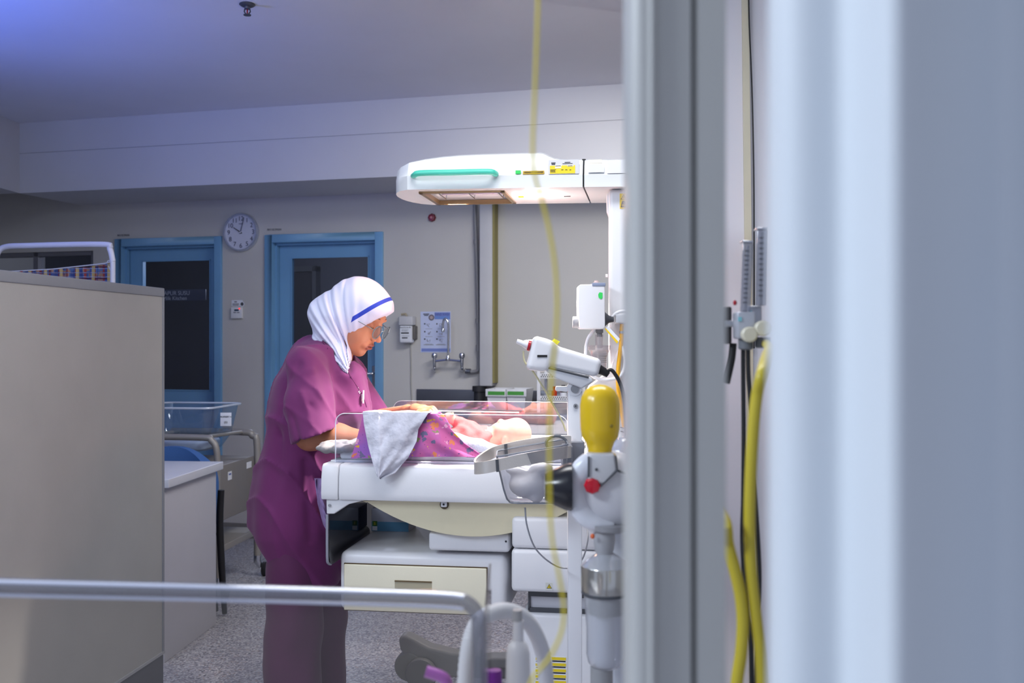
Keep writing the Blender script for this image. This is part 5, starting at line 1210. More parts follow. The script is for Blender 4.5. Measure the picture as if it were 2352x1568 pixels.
def babyb(p):
    K = lambda x, y, dd=0: PP(x, y, bd + dd)
    d = smin(babyh(p), chain(p, [(K(1116, 1010), .036), (K(1080, 1016), .050), (K(1035, 1024), .052)], .02), .02)
    # far arm raised, near arm bent at the side
    d = smin(d, chain(p, [(K(1105, 995, .02), .020), (K(1062, 975, .02), .017), (K(1036, 962, .0), .0145)], .01), .01)
    d = smin(d, E2(p, K(1031, 956, 0), (.016, .014, .013)), .008)
    for k in range(4): d = smin(d, capf(p, K(1027 + k * 1, 955, -.010 + k * .007), K(1022 + k * 3, 966 - k * 4, -.014 + k * .008), .0052, .0042), .003)
    d = smin(d, capf(p, K(1036, 955, -.01), K(1040, 949, -.012), .0052, .0045), .003)
    d = smin(d, chain(p, [(K(1112, 1008, -.03), .019), (K(1088, 1026, -.055), .017), (K(1122, 1034, -.062), .014)], .01), .01)
    for k in range(4): d = smin(d, capf(p, K(1124, 1030 + k * 3, -.066), K(1134, 1030 + k * 3.5, -.070), .0050, .0042), .003)
    # legs
    for s in (-1, 1): d = smin(d, chain(p, [(K(1035, 1026, s * .03), .030), (K(985, 1006, s * .035), .025), (K(955, 1036, s * .03), .017)], .01), .012)
    return d
E2 = ellf
baby = thing('newborn_baby', PP(1100, 1040, bd).tolist(), 'newborn baby lying on its back on the warmer mattress, head to the right', 'baby')
lo = PP(935, 1062, bd) - np.array([0, .12, 0]); hi = PP(1228, 940, bd) + np.array([0, .12, 0])
vs, q = sdf_arrays(lambda p: np.maximum(babyb(p), mz1 + .001 - p[..., 2]), lo, hi, .0028)
mesh_np('body', [(vs, q)], babyskin, baby)
def suit(p):
    K = lambda x, y, dd=0: PP(x, y, bd + dd)
    d = smin(chain(p, [(K(1120, 1010), .036), (K(1080, 1016), .054), (K(1030, 1024), .056)], .02), chain(p, [(K(1110, 998, .02), .026), (K(1062, 976, .02), .0215), (K(1043, 966, .008), .0175)], .01), .012)
    d = smin(d, chain(p, [(K(1112, 1006, -.03), .024), (K(1088, 1026, -.055), .021), (K(1112, 1033, -.06), .0175)], .01), .01)
    d = d + .0022 * np.sin(p[..., 0] * 150 + p[..., 2] * 60 + 2 * np.sin(p[..., 1] * 60)) + .0012 * np.sin(p[..., 0] * 90 - p[..., 2] * 220)
    d = smax(d, -(babyh(p) - .003), .003)
    return np.maximum(d, mz1 + .001 - p[..., 2])
vs, q = sdf_arrays(suit, lo, hi, .0028)
mesh_np('pink_bodysuit', [(vs, q)], M('baby_pink', (222, 96, 92), .8, bump=.15, bscale=200), baby)
# ============================================================ EQUIPMENT BESIDE THE WARMER
# white stand post with the scanner cradle on top
pd = 2.62
t = thing('equipment_stand', Vector((P(1320, 900, pd).x, pd, 0)), 'slim white upright equipment stand at the right end of the warmer', 'stand')
xa, xb = P(1305, 900, pd).x, P(1337, 900, pd).x; zt = P(1320, 900, pd).z
MB().box(CF, xa, xb, pd, pd + .05, .03, zt).build('post', white2, t, .003)
MB().lathe(P(1320, 893, pd) + Vector((0, .05, 0)), (0, -1, 0), [(0, 0), (.0185, 0), (.0185, .052), (.0, .052)], n=30).build('pivot', white2, t)
MB().lathe(P(1320, 893, pd - .003), (0, -1, 0), [(0, 0), (.0105, 0), (.0105, .003), (0, .003)], n=24).build('pivot_cap', grey, t)
for y in (932, 1047): 
    s = MB().lathe(P(1322, y, pd - .001), (0, -1, 0), [(0, 0), (.006, 0), (.006, .003), (0, .003)], n=18).build('bolt', grey, t); MB().lathe(P(1322, y, pd - .0045), (0, -1, 0), [(0, 0), (.0025, 0), (.0025, .001), (0, .001)], n=10).build('bolt_socket', dgrey, s)
MB().box(CF, P(1303, 0, pd).x, P(1342, 0, pd).x, pd - .006, pd + .056, P(0, 1066, pd).z, P(0, 1013, pd).z).build('clamp', M('clamp_grey', (128, 130, 138), .4, .3), t, .004)
MB().box(CF, xa - .12, xb + .12, pd - .1, pd - .05, .02, .05).box(CF, xa - .01, xb + .01, pd - .1, pd + .35, .02, .05).build('foot', white2, t, .008)
# scanner head
def F3(x, y, dd=0): return P(x, y, pd + .02 + dd)
t = thing('handheld_scanner', F3(1310, 870), 'white handheld medical scanner resting on the stand cradle', 'scanner')
a, c = A(F3(1240, 814)), A(F3(1372, 846)); ax_ = (c - a) / np.linalg.norm(c - a); up_ = np.array([-ax_[2], 0, ax_[0]]); 
def SX(u, w_, dd=0): return a + ax_ * u + up_ * w_ + np.array([0, dd, 0])
L_ = np.linalg.norm(c - a)
def scan(p):
    q = p - a; u = q @ ax_; w_ = q @ up_; y = q[..., 1]
    # body: rounded tapering box
    def rb(u0, u1, h0, h1, cy, wy, r, off=0.0, sl=0.0):
        k = np.clip((u - u0) / (u1 - u0), 0, 1); hh_ = h0 + (h1 - h0) * k; cen = off + sl * k
        du = np.abs(u - (u0 + u1) / 2) - (u1 - u0) / 2 + r; dw = np.abs(w_ - cen) - hh_ + r; dy = np.abs(y - cy) - wy + r
        return np.sqrt(np.maximum(du, 0) ** 2 + np.maximum(dw, 0) ** 2 + np.maximum(dy, 0) ** 2) + np.minimum(np.maximum(np.maximum(du, dw), dy), 0) - r
    d = rb(-.005, L_ + .005, .031, .024, 0, .034, .014, .004, -.002)
    hd = rb(-.028, .030, .047, .040, 0, .045, .014, .0, .0)
    return smin(d, hd, .022)
vs, q = sdf_arrays(scan, F3(1195, 890) and A(F3(1195, 895)) - [0, .07, 0], A(F3(1400, 760)) + [0, .07, 0], .0024, 2)
bd_ = mesh_np('scanner_body', [(vs, q)], white, t)
def HX(u, w_, dd=0): return Vector(SX(u, w_, dd).tolist())
MB().tube([HX(-.026, .018), HX(-.045, .018), HX(-.052, .018), HX(-.068, .020)], [.017, .011, .007, .006], n=16).build('nozzle', white, t)
MB().tube([HX(-.030, .017, -.010), HX(-.037, .017, -.010)], [.0155, .0145], n=16).build('red_ring', red, t)
MB().box(Fr(*HX(.006, -.004, -.0465)[:2], 0), -.013, .013, -.0015, .002, HX(.006, -.002).z - .003, HX(.006, -.002).z + .003).build('slot', black, t)
MB().prism([HX(.018, .034, 0), HX(.036, .030, 0), HX(.044, .046, 0), HX(.027, .050, 0)], Vector((0, .004, 0))).build('yellow_tag', M('tag_yellow', (244, 236, 60), .5), t, .001)
m = MB().prism([HX(.012, -.026, -.036), HX(L_ - .012, -.026, -.036), HX(L_ - .006, -.036, -.036), HX(L_ - .03, -.060, -.036), HX(.05, -.050, -.036), HX(.022, -.036, -.036)], Vector((0, .07, 0)))
crd = m.build('cradle', M('cradle_white', (206, 208, 214), .4), t, .004)
MB().tube([HX(.018, -.0275, -.037), HX(L_ - .02, -.0275, -.037)], .003).build('cradle_slot', dgrey, t)
MB().prism([F3(1278, 888), F3(1313, 888), F3(1302, 900), F3(1276, 897)], Vector((0, .04, 0))).build('cradle_catch', white2, t, .002)
MB().tube([HX(L_ - .002, .0), HX(L_ + .018, -.004), HX(L_ + .032, -.010)], [.0145, .0115, .008], n=14).build('cable_boot', black, t)
cbl = [HX(L_ + .022, -.006), F3(1405, 850), F3(1424, 880), F3(1434, 920), F3(1438, 970), F3(1439, 1010), F3(1440, 1060), F3(1446, 1200), F3(1452, 1400)]
tag(MB().tube(cbl, .0052, smooth=6, n=12).build('black_lead', black), 'thick black lead curving down from the back of the scanner', 'cable')
tag(MB().tube([F3(1202, 806), F3(1205, 830), F3(1222, 850), F3(1245, 885), F3(1268, 925), F3(1290, 965), F3(1300, 990)], .0025, smooth=6).build('clear_tube', M('clear_tube', (190, 186, 150), .25)), 'thin pale tube running from the scanner nozzle down to the stand', 'tube')
tag(MB().tube([P(1206, 1165, 2.5), P(1211, 1210, 2.5), P(1232, 1262, 2.52), P(1275, 1298, 2.55), P(1310, 1303, 2.70), P(1337, 1284, 2.70), P(1350, 1240, 2.70), P(1348, 1208, 2.72)], .0022, smooth=6).build('grey_lead', M('lead_grey', (150, 152, 160), .4)), 'thin grey lead looping below the clear tray', 'cable')
# steel strap holder with the clear tray
t = thing('tray_holder', P(1200, 1060, 2.5), 'brushed steel strap holder clamped to the white stand', 'holder')
d0, d1 = 2.44, 2.60
top = [(1313, 1024, d0 + .10), (1306, 1024, d0 + .06), (1260, 1031, d0 + .03), (1200, 1042, d0 + .01), (1140, 1054, d0), (1115, 1059, d0 + .0), (1098, 1061, d0 + .012), (1091, 1060, d0 + .03), (1093, 1052, d0 + .07), (1105, 1042, d0 + .11), (1130, 1027, d0 + .15), (1158, 1019, d1 + .0), (1200, 1010, d1), (1250, 1003, d1), (1300, 1000, d1), (1312, 1001, d1)]
tp = smooth_path([P(x, y, d_) for x, y, d_ in top], 5)
sh = .030; th = .0022; m = MB(); vs_ = []
for i, p in enumerate(tp):
    tt = (tp[min(i + 1, len(tp) - 1)] - tp[max(i - 1, 0)]); nn = Vector((-tt.y, tt.x, 0)).normalized() * th; dn = Vector((.006 * 0, 0, -sh))
    vs_ += [p - nn, p + nn, p + nn + dn, p - nn + dn]
n = len(tp); m.add(vs_, [(i * 4 + k, i * 4 + (k + 1) % 4, (i + 1) * 4 + (k + 1) % 4, (i + 1) * 4 + k) for i in range(n - 1) for k in range(4)] + [(0, 1, 2, 3), (4 * n - 1, 4 * n - 2, 4 * n - 3, 4 * n - 4)])
m.build('steel_strap', M('brushed_steel', (214, 208, 202), .34, .55, bump=.05, bscale=300), t)
for (x, y, d_) in ((1140, 1055, d0 - .004), (1160, 1020, d1 - .012)):
    MB().hexa([P(x, y + 1 + 27 * 0 + 28, d_), P(x + 7, y + 28, d_), P(x + 7, y + 28, d_ + .014), P(x, y + 29, d_ + .014), P(x - 2, y, d_), P(x + 5, y - 1, d_), P(x + 5, y - 1, d_ + .014), P(x - 2, y, d_ + .014)]).build('hanger_clip', dgrey, t)
MB().box(CF, P(1296, 0, d0).x, P(1320, 0, d0).x, d0 + .07, pd + .0, P(0, 1060, pd).z - .005, P(0, 1015, pd).z).build('holder_arm', M('clamp_grey', (128, 130, 138)), t, .003)
# coiled tube held in the strap
co = [F3(1278 + 24 * math.cos(a_) * (1 - k * .0), 1018 + 17 * math.sin(a_), -.10 + .006 * k) for k in range(3) for a_ in np.linspace(0, 2 * PI, 16)]
tag(MB().tube(co, .0038, n=8).build('coiled_tube', M('coil_grey', (96, 100, 106), .3)), 'small coil of grey tubing resting at the end of the steel strap', 'tube')
# clear tray
t = thing('clear_tray', P(1235, 1160, 2.5), 'clear plastic tray hanging in the steel strap holder', 'tray')
tc_ = clear('tray_plastic', tint=(226, 226, 230), gloss=.05, haze=.05, hazecol=(210, 210, 216), rough=.08)
def trg(y, xl, xr, r_, din, zoff=0):
    out = []; z = P(0, y, d0).z; x0_, x1_ = P(xl, 0, d0).x, P(xr, 0, d0).x; y0_, y1_ = d0 + .01 + din, d1 - .01 - din
    for cx, cy, a0 in ((x1_ - r_, y1_ - r_, 0), (x0_ + r_, y1_ - r_, 90), (x0_ + r_, y0_ + r_, 180), (x1_ - r_, y0_ + r_, 270)):
        for k in range(6):
            a_ = math.radians(a0 + k * 18); out.append(Vector((cx + r_ * math.cos(a_), cy + r_ * math.sin(a_), z)))
    return out
def slope(ring_, k):   # rim follows the sloping strap
    for p in ring_: p.z += k * (p.x - P(1140, 0, d0).x)
    return ring_
R_ = [slope(trg(1050, 1140, 1306, .02, 0), .17), slope(trg(1090, 1147, 1304, .02, .005), .10), trg(1130, 1156, 1302, .022, .010), trg(1152, 1163, 1296, .025, .014), trg(1160, 1170, 1288, .025, .022), trg(1163, 1180, 1276, .02, .035)]
n = len(R_[0]); m = MB().add([p for r_ in R_ for p in r_], [(i * n + k, i * n + (k + 1) % n, (i + 1) * n + (k + 1) % n, (i + 1) * n + k) for i in range(len(R_) - 1) for k in range(n)] + [tuple(range((len(R_) - 1) * n, len(R_) * n))])
tr_ = m.build('tray_shell', tc_, t)
MB().tube(R_[0] + [R_[0][0]], .0022, n=8, cap=False).build('tray_rim', M('rim_dark', (120, 124, 134), .25), tr_)
el = [r_[13] for r_ in R_]; MB().tube(el, .0022, n=8).build('tray_corner', M('rim_dark', (120, 124, 134)), tr_)
MB().tube([R_[4][k] for k in range(12, 24)], .0025, n=8).build('tray_base_edge', M('rim_dark', (120, 124, 134)), tr_)
def cup(p):
    K = lambda x, y, dd=0: PP(x, y, 2.52 + dd)
    d = ellf(p, K(1218, 1112), (.054, .045, .036)); d = smin(d, ellf(p, K(1205, 1078), (.050, .03, .014)), .02)
    d = smax(d, -ellf(p, K(1228, 1070, -.0), (.045, .032, .032)), .006)
    d = smin(d, capf(p, K(1232, 1095, -.02), K(1232, 1138, -.02), .020, .018), .008)
    d = smin(d, ellf(p, K(1243, 1076, -.02), (.030, .02, .016)), .012)
    return d
vs, q = sdf_arrays(cup, PP(1140, 1170, 2.52) - [0, .07, 0], PP(1300, 1030, 2.52) + [0, .07, 0], .003, 2)
tag(mesh_np('suction_cup_unit', [(vs, q)], white), 'curved white plastic fitting lying in the clear tray', 'fitting')
# ------------------------------------------------------------ pressure regulator on the warmer column
gd = 2.90
G = lambda x, y, dd=0: P(x, y, gd + dd)
t = thing('suction_regulator', G(1360, 755), 'white box shaped suction regulator mounted on the warmer column', 'regulator')
MB().prism([G(x, y, -.04) for x, y in ((1330, 656), (1333, 653), (1386, 652), (1389, 656), (1390, 750), (1386, 755), (1335, 755), (1331, 752), (1329, 700))], Vector((0, .10, 0))).build('regulator_body', white, t, .006)
MB().box(Fr(G(1372, 0, 0).x, gd - .042, 0), -.018, .02, 0, .1, G(0, 659).z, G(0, 651).z).build('top_strip', M('strip_bluegrey', (130, 140, 165), .4), t, .002)
MB().lathe(G(1370, 652), (0, 0, 1), [(.008, 0), (.008, .006), (.006, .007), (.006, .010)], n=16).build('port', M('port_pink', (214, 190, 186), .3), t)
MB().lathe(G(1331, 740), (-1, 0, 0), [(0, 0), (.016, 0), (.017, .004), (.017, .018), (.015, .020), (0, .020)], n=24).build('knob', grey, t)
MB().prism([G(x, y, -.0415) for x, y in ((1374, 676), (1377, 671), (1384, 672), (1384, 684), (1380, 687), (1375, 683))], Vector((0, .001, 0))).build('green_sticker', M('sticker_green', (50, 200, 90)), t)
MB().lathe(G(1389, 733), (1, 0, 0), [(.022, 0), (.010, .014), (.008, .026)], n=20).build('cone_joint', dgrey, t)
MB().lathe(G(1398, 733), (1, 0, 0), [(.007, 0), (.007, .014)], n=16).build('joint_ring', grey, t)
MB().box(Fr(G(1413, 0).x, gd - .02, 0), 0, .042, 0, .05, G(0, 742).z, G(0, 722).z).build('mount_block', M('block_grey', (176, 178, 184), .35), t, .003)
MB().tube([G(1405, 728), G(1418, 717), G(1435, 714), G(1452, 716), G(1462, 722)], .0045, smooth=4).build('mount_hoop', white, t)
MB().lathe(G(1377, 756), (0, 0, -1), [(.011, 0), (.011, .010), (.008, .012), (.008, .022)], n=18).build('outlet', M('outlet_grey', (110, 114, 120), .4), t)
jar = clear('jar_clear', tint=(240, 236, 238), gloss=.10, haze=.14, hazecol=(228, 222, 226), rough=.06)
MB().lathe(G(1376, 768), (0, 0, -1), [(.012, 0), (.011, .028), (.011, .040)], n=20).build('outlet_neck', jar, t)
t = thing('suction_jar', G(1376, 850), 'small clear suction jar hanging under the white regulator', 'jar')
MB().lathe(G(1376, 795), (0, 0, -1), [(.034, 0), (.034, .010), (.031, .012), (.028, .02), (.022, .035), (.021, .068), (0, .070)], n=28).build('jar_body', jar, t)
MB().lathe(G(1376, 795), (0, 0, 1), [(.034, -.001), (.034, .003), (0, .004)], n=28).build('jar_lid', jar, t)
for k in range(5): MB().lathe(G(1376, 812 + k * 5), (0, 0, -1), [(.0222, 0), (.0222, .0012)], n=20).build('graduation', grey, t)
tag(MB().tube([G(1366, 757), G(1352, 775), G(1346, 800), G(1348, 840), G(1362, 864), G(1392, 872), G(1425, 862), G(1436, 830), G(1428, 795)], .0052, smooth=6).build('white_hose', M('hose_white', (232, 232, 236), .35)), 'white hose looping down from the suction regulator', 'hose')
tag(MB().tube([G(1429, 744, .0), G(1428, 760), G(1427, 785), G(1423, 820), G(1420, 850), G(1420, 890), G(1426, 930), G(1434, 980)], .0062, smooth=5, n=12).build('yellow_hose', M('yellow_rubber', (222, 164, 20), .45)), 'deep yellow rubber hose hanging from the regulator mount', 'hose')
MBc = MB().lathe(G(1428, 760), (0, 0, -1), [(.0078, 0), (.0078, .007)], n=16); tag(MBc.build('hose_clip', steel), 'small steel clip round the deep yellow hose', 'clip')
t = thing('hanging_tag', G(1405, 770), 'yellow and white paper tag hanging under the regulator', 'tag')
MB().prism([G(x, y, -.03) for x, y in ((1390, 754), (1396, 748), (1424, 778), (1418, 788))], Vector((0, .001, 0))).build('tag_paper', paper, t)
MB().prism([G(x, y, -.0305) for x, y in ((1389, 755), (1391, 753), (1420, 784), (1417, 789))], Vector((0, .0005, 0))).build('tag_band', M('safety_yellow', (236, 200, 30)), t)
# ============================================================ NEAR EQUIPMENT (out of focus)
nd_ = 1.50
N = lambda x, y, dd=0: P(x, y, nd_ + dd)
t = thing('resuscitation_valve', N(1385, 1130), 'white rounded resuscitation valve housing with a red button', 'valve')
def hous(p):
    d = ellf(p, PP(1402, 1125, nd_ + .02), (.058, .045, .060))
    e = p[..., 0] - P(1458, 0, nd_).x
    return smax(d, e, .003)
vs, q = sdf_arrays(hous, PP(1300, 1225, nd_) - [0, .05, 0], PP(1470, 1015, nd_) + [0, .09, 0], .003, 1)
mesh_np('housing', [(vs, q)], M('housing_white', (214, 214, 220), .3), t)
rg = [N(1392 + 70 * math.cos(a_), 1125 + 80 * math.sin(a_), -.008 + .004 * abs(math.cos(a_))) for a_ in np.linspace(.42 * PI, 1.48 * PI, 26)]
MB().tube(rg, [.004, .012, .0135, .0135, .0135, .012, .004], n=16, flat=1.2).build('rim_band', M('rim_band_white', (222, 224, 232), .25), t)
MB().prism([N(x, y, -.036) for x, y in ((1352, 1042), (1412, 1042), (1418, 1080), (1390, 1112), (1352, 1108))], Vector((0, .03, 0))).build('front_plate', M('plate_grey', (206, 206, 210), .35), t, .004)
MB().tube([N(1352, 1048, -.038), N(1352, 1096, -.038)], .0016).build('groove', dgrey, t)
MB().tube([N(1414, 1046, -.038), N(1418, 1080, -.036), N(1372, 1122, -.034)], .0016).build('groove', dgrey, t)
MB().tube([N(1418, 1080, -.036), N(1436, 1088, -.030), N(1456, 1100, -.02)], .0018).build('groove', dgrey, t)
MB().lathe(N(1360, 1114, -.028), (0, -1, 0), [(.0125, 0), (.0125, .007), (.010, .011), (0, .012)], n=8).build('red_button', M('ruby', (196, 20, 44), .12), t)
MB().lathe(N(1370, 1078, -.037), (0, -1, 0), [(0, 0), (.0022, 0), (.0022, .001), (0, .001)], n=12).build('screw', dgrey, t)
MB().lathe(N(1438, 1130, -.01), (1, 0, 0), [(.010, 0), (.011, .001), (.011, .016)], n=16).build('blue_port', M('port_blue', (150, 190, 230), .15), t)
MB().lathe(N(1312, 1118, .0), (-1, 0, 0), [(.036, 0), (.035, .008), (.024, .032), (.020, .040), (0, .041)], n=28).build('black_cone', M('black_gloss', (20, 22, 32), .22), t)
MB().lathe(N(1400, 1212, 0), (0, 0, -1), [(.030, -.006), (.028, .002), (.020, .006)], n=28).build('lower_collar', M('collar_grey', (150, 150, 154), .3), t)
MB().ell(N(1361, 1231, -.02), (.0035, .003, .004), n=10).build('orange_mark', M('orange_mark', (230, 110, 60), .4), t)
# balloon
t = thing('breathing_bag', N(1376, 1045), 'yellow rubber breathing bag standing on the white valve', 'bag')
prof = [(1046, 27), (1030, 28), (1015, 33), (1002, 42), (984, 45), (955, 46), (930, 46), (912, 43), (898, 36), (889, 26), (884, 14), (882, 1)]
MB().lathe(N(1378, 1046, .0), (0, 0, 1), [(w_ * nd_ / F, (1046 - y) * nd_ / F) for y, w_ in prof], n=40).build('bag', M('bag_yellow', (226, 188, 30), .22, var=.02), t)
MB().lathe(N(1383, 1058, .0), (0, 0, 1), [(.021, 0), (.021, .009), (.019, .011)], n=24).build('neck_ring', yellow, t)
MB().ell(N(1404, 978, -.026), (.0028, .002, .0028), n=10).build('valve_dot', M('dot_olive', (140, 116, 20), .4), t)
# clear cover behind the bag
t = thing('clear_cover', N(1435, 1050, .08), 'clear plastic cover beside the yellow bag', 'cover')
MB().lathe(N(1442, 1060, .08), (0, 0, 1), [(.032, -.02), (.034, 0), (.030, .02), (.018, .036), (.004, .042)], n=24).build('dome', clear('cover_clear', tint=(220, 224, 236), gloss=.12, haze=.35, hazecol=(226, 228, 238)), t)
# humidifier column
t = thing('humidifier_bottle', N(1388, 1568), 'clear humidifier bottle with a metal collar below the white valve', 'bottle')
fr = clear('frosted_clear', tint=(226, 228, 234), gloss=.08, haze=.42, hazecol=(236, 238, 244), rough=.15)
k_ = nd_ / F
def lat(xc, y0, prof_, mat, name, dd=0, par=None, n=32): return MB().lathe(N(xc, y0, dd), (0, 0, -1), [(w_ * k_, (y - y0) * k_) for y, w_ in prof_], n=n).build(name, mat, par or t)
lat(1388, 1212, [(1212, 24), (1240, 25), (1262, 22), (1285, 13), (1310, 12)], M('stem_grey', (168, 168, 172), .35), 'stem')
lat(1391, 1270, [(1270, 20), (1284, 40), (1296, 54), (1300, 56)], fr, 'dome')
lat(1391, 1298, [(1298, 56), (1300, 57), (1352, 56), (1360, 54)], M('collar_metal', (196, 194, 188), .18, .9), 'metal_collar')
lat(1391, 1356, [(1356, 55), (1358, 56), (1363, 55)], dgrey, 'collar_seal')
lat(1391, 1362, [(1362, 50), (1380, 49), (1400, 47), (1440, 44), (1500, 44), (1520, 40), (1530, 30)], fr, 'bottle_wall')
lat(1391, 1379, [(1379, 34), (1383, 40), (1398, 42), (1408, 38), (1411, 30)], black, 'float_ring', -.0)
lat(1390, 1410, [(1410, 20), (1440, 22), (1528, 22)], M('inner_white', (216, 216, 220), .4), 'inner_tube')
lat(1382, 1530, [(1530, 26), (1620, 26)], M('stem_grey2', (156, 156, 158), .4), 'lower_stem')
MB().box(CF, N(1415, 0).x, N(1452, 0).x, nd_ + .05, nd_ + .07, N(0, 1700).z, N(0, 1060).z).build('back_plate', M('plate_pale', (206, 208, 216), .35), t, .003)
# ============================================================ FOREGROUND BASSINET
t = thing('near_bassinet', P(560, 1500, .95), 'clear acrylic bassinet wall with a thick rounded rim close to the camera', 'bassinet')
nb = clear('near_acrylic', tint=(236, 232, 228), gloss=.03, haze=.10, hazecol=(176, 170, 162))
rd0, rd1 = .90, .98
q_ = [P(-160, 1340, .86), P(0, 1346, .87), P(500, 1358, .90), P(900, 1370, .92), P(1040, 1376, .925), P(1075, 1386, .925), P(1096, 1412, .925), P(1101, 1450, .925), P(1102, 1700, .925)]
rim_ = M('rim_clear_plastic', (186, 190, 208), .10, spec=.9)
pth = smooth_path(q_, 6)
rimc = clear('rim_clear', tint=(206, 206, 212), gloss=.12, haze=.15, hazecol=(200, 202, 214), rough=.15)
MB().tube(pth, .0072, n=16).build('rim', rimc, t)
MB().tube([p + Vector((0, -.003, -.0070)) for p in pth[:28]], .0016, n=8).build('rim_glint', M('rim_highlight', (214, 218, 236), .08, spec=1.0), t)  # pale tubes here and below paint the bright highlights of the rim
MB().tube([p + Vector((0, -.004, .0045)) for p in pth[:28]], .0022, n=8).build('rim_glint', M('rim_highlight', (214, 218, 236), .08, spec=1.0), t)
wl_ = [(p.x, p.y, p.z) for p in pth]
m = MB(); vs_ = []
for p in pth[:-3]: vs_ += [p, Vector((p.x, p.y, .86))]
n = len(pth) - 3; m.add(vs_, [(2 * i, 2 * i + 1, 2 * i + 3, 2 * i + 2) for i in range(n - 1) if vs_[2 * i].z > .87])
m.build('side_wall', nb, t)
bl = [P(-160, 1340, .86), pth[-1]]
# returning side wall going away from the camera
g0 = Vector((pth[-1].x, .925, 0))
MB().prism([Vector((g0.x, .94, .86)), Vector((g0.x, 1.30, .86)), Vector((g0.x, 1.30, 1.06)), Vector((g0.x, .94, 1.06))], Vector((.003, 0, 0))).build('end_wall', nb, t)
MB().box(CF, -1.0, g0.x, .86, 1.30, .84, .86).build('bassinet_base', white2, t, .004)
# white corrugated hose loop
t = thing('breathing_hose', P(1150, 1568, 1.25), 'white breathing hose looping up beside the near bassinet', 'hose')
hp = smooth_path([P(1066, 1640, 1.2), P(1072, 1520, 1.2), P(1086, 1450, 1.21), P(1112, 1416, 1.22), P(1160, 1402, 1.25), P(1205, 1420, 1.28), P(1235, 1465, 1.3), P(1252, 1530, 1.32), P(1258, 1640, 1.32)], 14)
MB().tube(hp, [.0095 + .0009 * (k % 2) for k in range(len(hp))], n=14).build('hose_tube', M('hose_pale', (218, 220, 226), .35), t)
t = thing('white_connector', P(1190, 1568, 1.2), 'white plastic connector bottle in front of the breathing hose', 'connector')
k2 = 1.2 / F
MB().lathe(P(1190, 1425, 1.2), (0, 0, -1), [(w_ * k2, (y - 1425) * k2) for y, w_ in ((1425, 12), (1470, 13), (1480, 22), (1500, 27), (1568, 29), (1680, 29))], n=28).build('connector_body', white, t)
MB().lathe(P(1188, 1400, 1.2), (0, 0, -1), [(w_ * k2, (y - 1400) * k2) for y, w_ in ((1400, 11), (1425, 12))], n=20).build('connector_cap', M('cap_grey', (170, 170, 172), .4), t)
pur = M('purple_plastic', (120, 40, 150), .35)
k3 = 1.25 / F
t = thing('sample_bottle', P(1137, 1600, 1.25), 'small bottle with a purple screw cap beside the bassinet corner', 'bottle')
MB().lathe(P(1137, 1538, 1.25), (0, 0, -1), [(14 * k3, 0), (16 * k3, 3 * k3), (16 * k3, 60 * k3)], n=24).build('cap', pur, t)
MB().lathe(P(1137, 1598, 1.25), (0, 0, -1), [(14 * k3, 0), (15 * k3, 60 * k3)], n=24).build('bottle_body', white2, t)
tag(MB().tube([P(978, 1541, 1.1), P(1018, 1556, 1.1), P(1028, 1580, 1.1), P(1032, 1640, 1.1)], .0065, smooth=4).build('purple_clamp', M('purple_light', (176, 90, 190), .35)), 'light purple plastic clamp lying inside the near bassinet', 'clamp')
# ============================================================ METAL POST AND CURTAIN RIGHT IN FRONT
pd2 = .60
X_ = lambda x: (x - 1176) / F * pd2
t = thing('metal_post', Vector((X_(1560), pd2, 0)), 'grooved grey metal post standing close to the camera', 'post')
pm = M('post_metal', (186, 186, 184), .38, .0, var=.01)
def extr(pts, name, mat, z0=0.0, z1=CH, sharp=30):
    MB().prism([Vector((x, y, z0)) for x, y in pts], Vector((0, 0, z1 - z0))).build(name, mat, t, angle=sharp)
pts = []
for k in range(9):
    a_ = PI - k * (PI / 2) / 8; pts.append((X_(1482) + .0088 * math.cos(a_), pd2 + .011 - .010 * math.sin(a_)))
pts = [(X_(1452), pd2 + .05)] + pts + [(X_(1489), pd2 + .001), (X_(1495), pd2 - .003), (X_(1502), pd2 - .0025), (X_(1512), pd2 + .0025), (X_(1590), pd2 + .003), (X_(1592), pd2 + .05)]
extr(pts, 'rounded_nose', pm)
extr([(X_(1592), pd2 + .012), (X_(1602), pd2 + .012), (X_(1602), pd2 + .05), (X_(1592), pd2 + .05)], 'groove', dgrey)
extr([(X_(1602), pd2 + .002), (X_(1668), pd2 + .001), (X_(1671), pd2 + .004), (X_(1671), pd2 + .05), (X_(1602), pd2 + .05)], 'flat_flange', pm)
cd = [(1764, .40), (1767, .36), (1772, .325), (1782, .306), (1804, .298), (1850, .294), (1915, .293), (1935, .291), (1960, .284), (1990, .272), (2020, .260), (2045, .253), (2070, .252), (2100, .256), (2150, .265), (2210, .274), (2290, .284), (2370, .280), (2470, .268), (2560, .262), (2700, .27), (2900, .30)]
cdn = M('curtain_grey', (216, 222, 228), .55, spec=.5, var=.01)
cs = smooth_path([Vector(((x - 1176) / F * d_, d_, 0)) for x, d_ in cd], 6)
m = MB(); n = len(cs); vs_ = [Vector((p.x, p.y, .05)) for p in cs] + [Vector((p.x, p.y, 2.6)) for p in cs]
def cfn(i, j):
    k = i * (n - 1); a_ = int(min(k, n - 2)); p = cs[a_].lerp(cs[a_ + 1], k - a_); return Vector((p.x, p.y, .05 + 2.55 * j))
tag(MB().grid(cfn, n - 1, 24, .0015).build('privacy_curtain', cdn), 'pale grey privacy curtain hanging in soft folds very close to the camera', 'curtain')
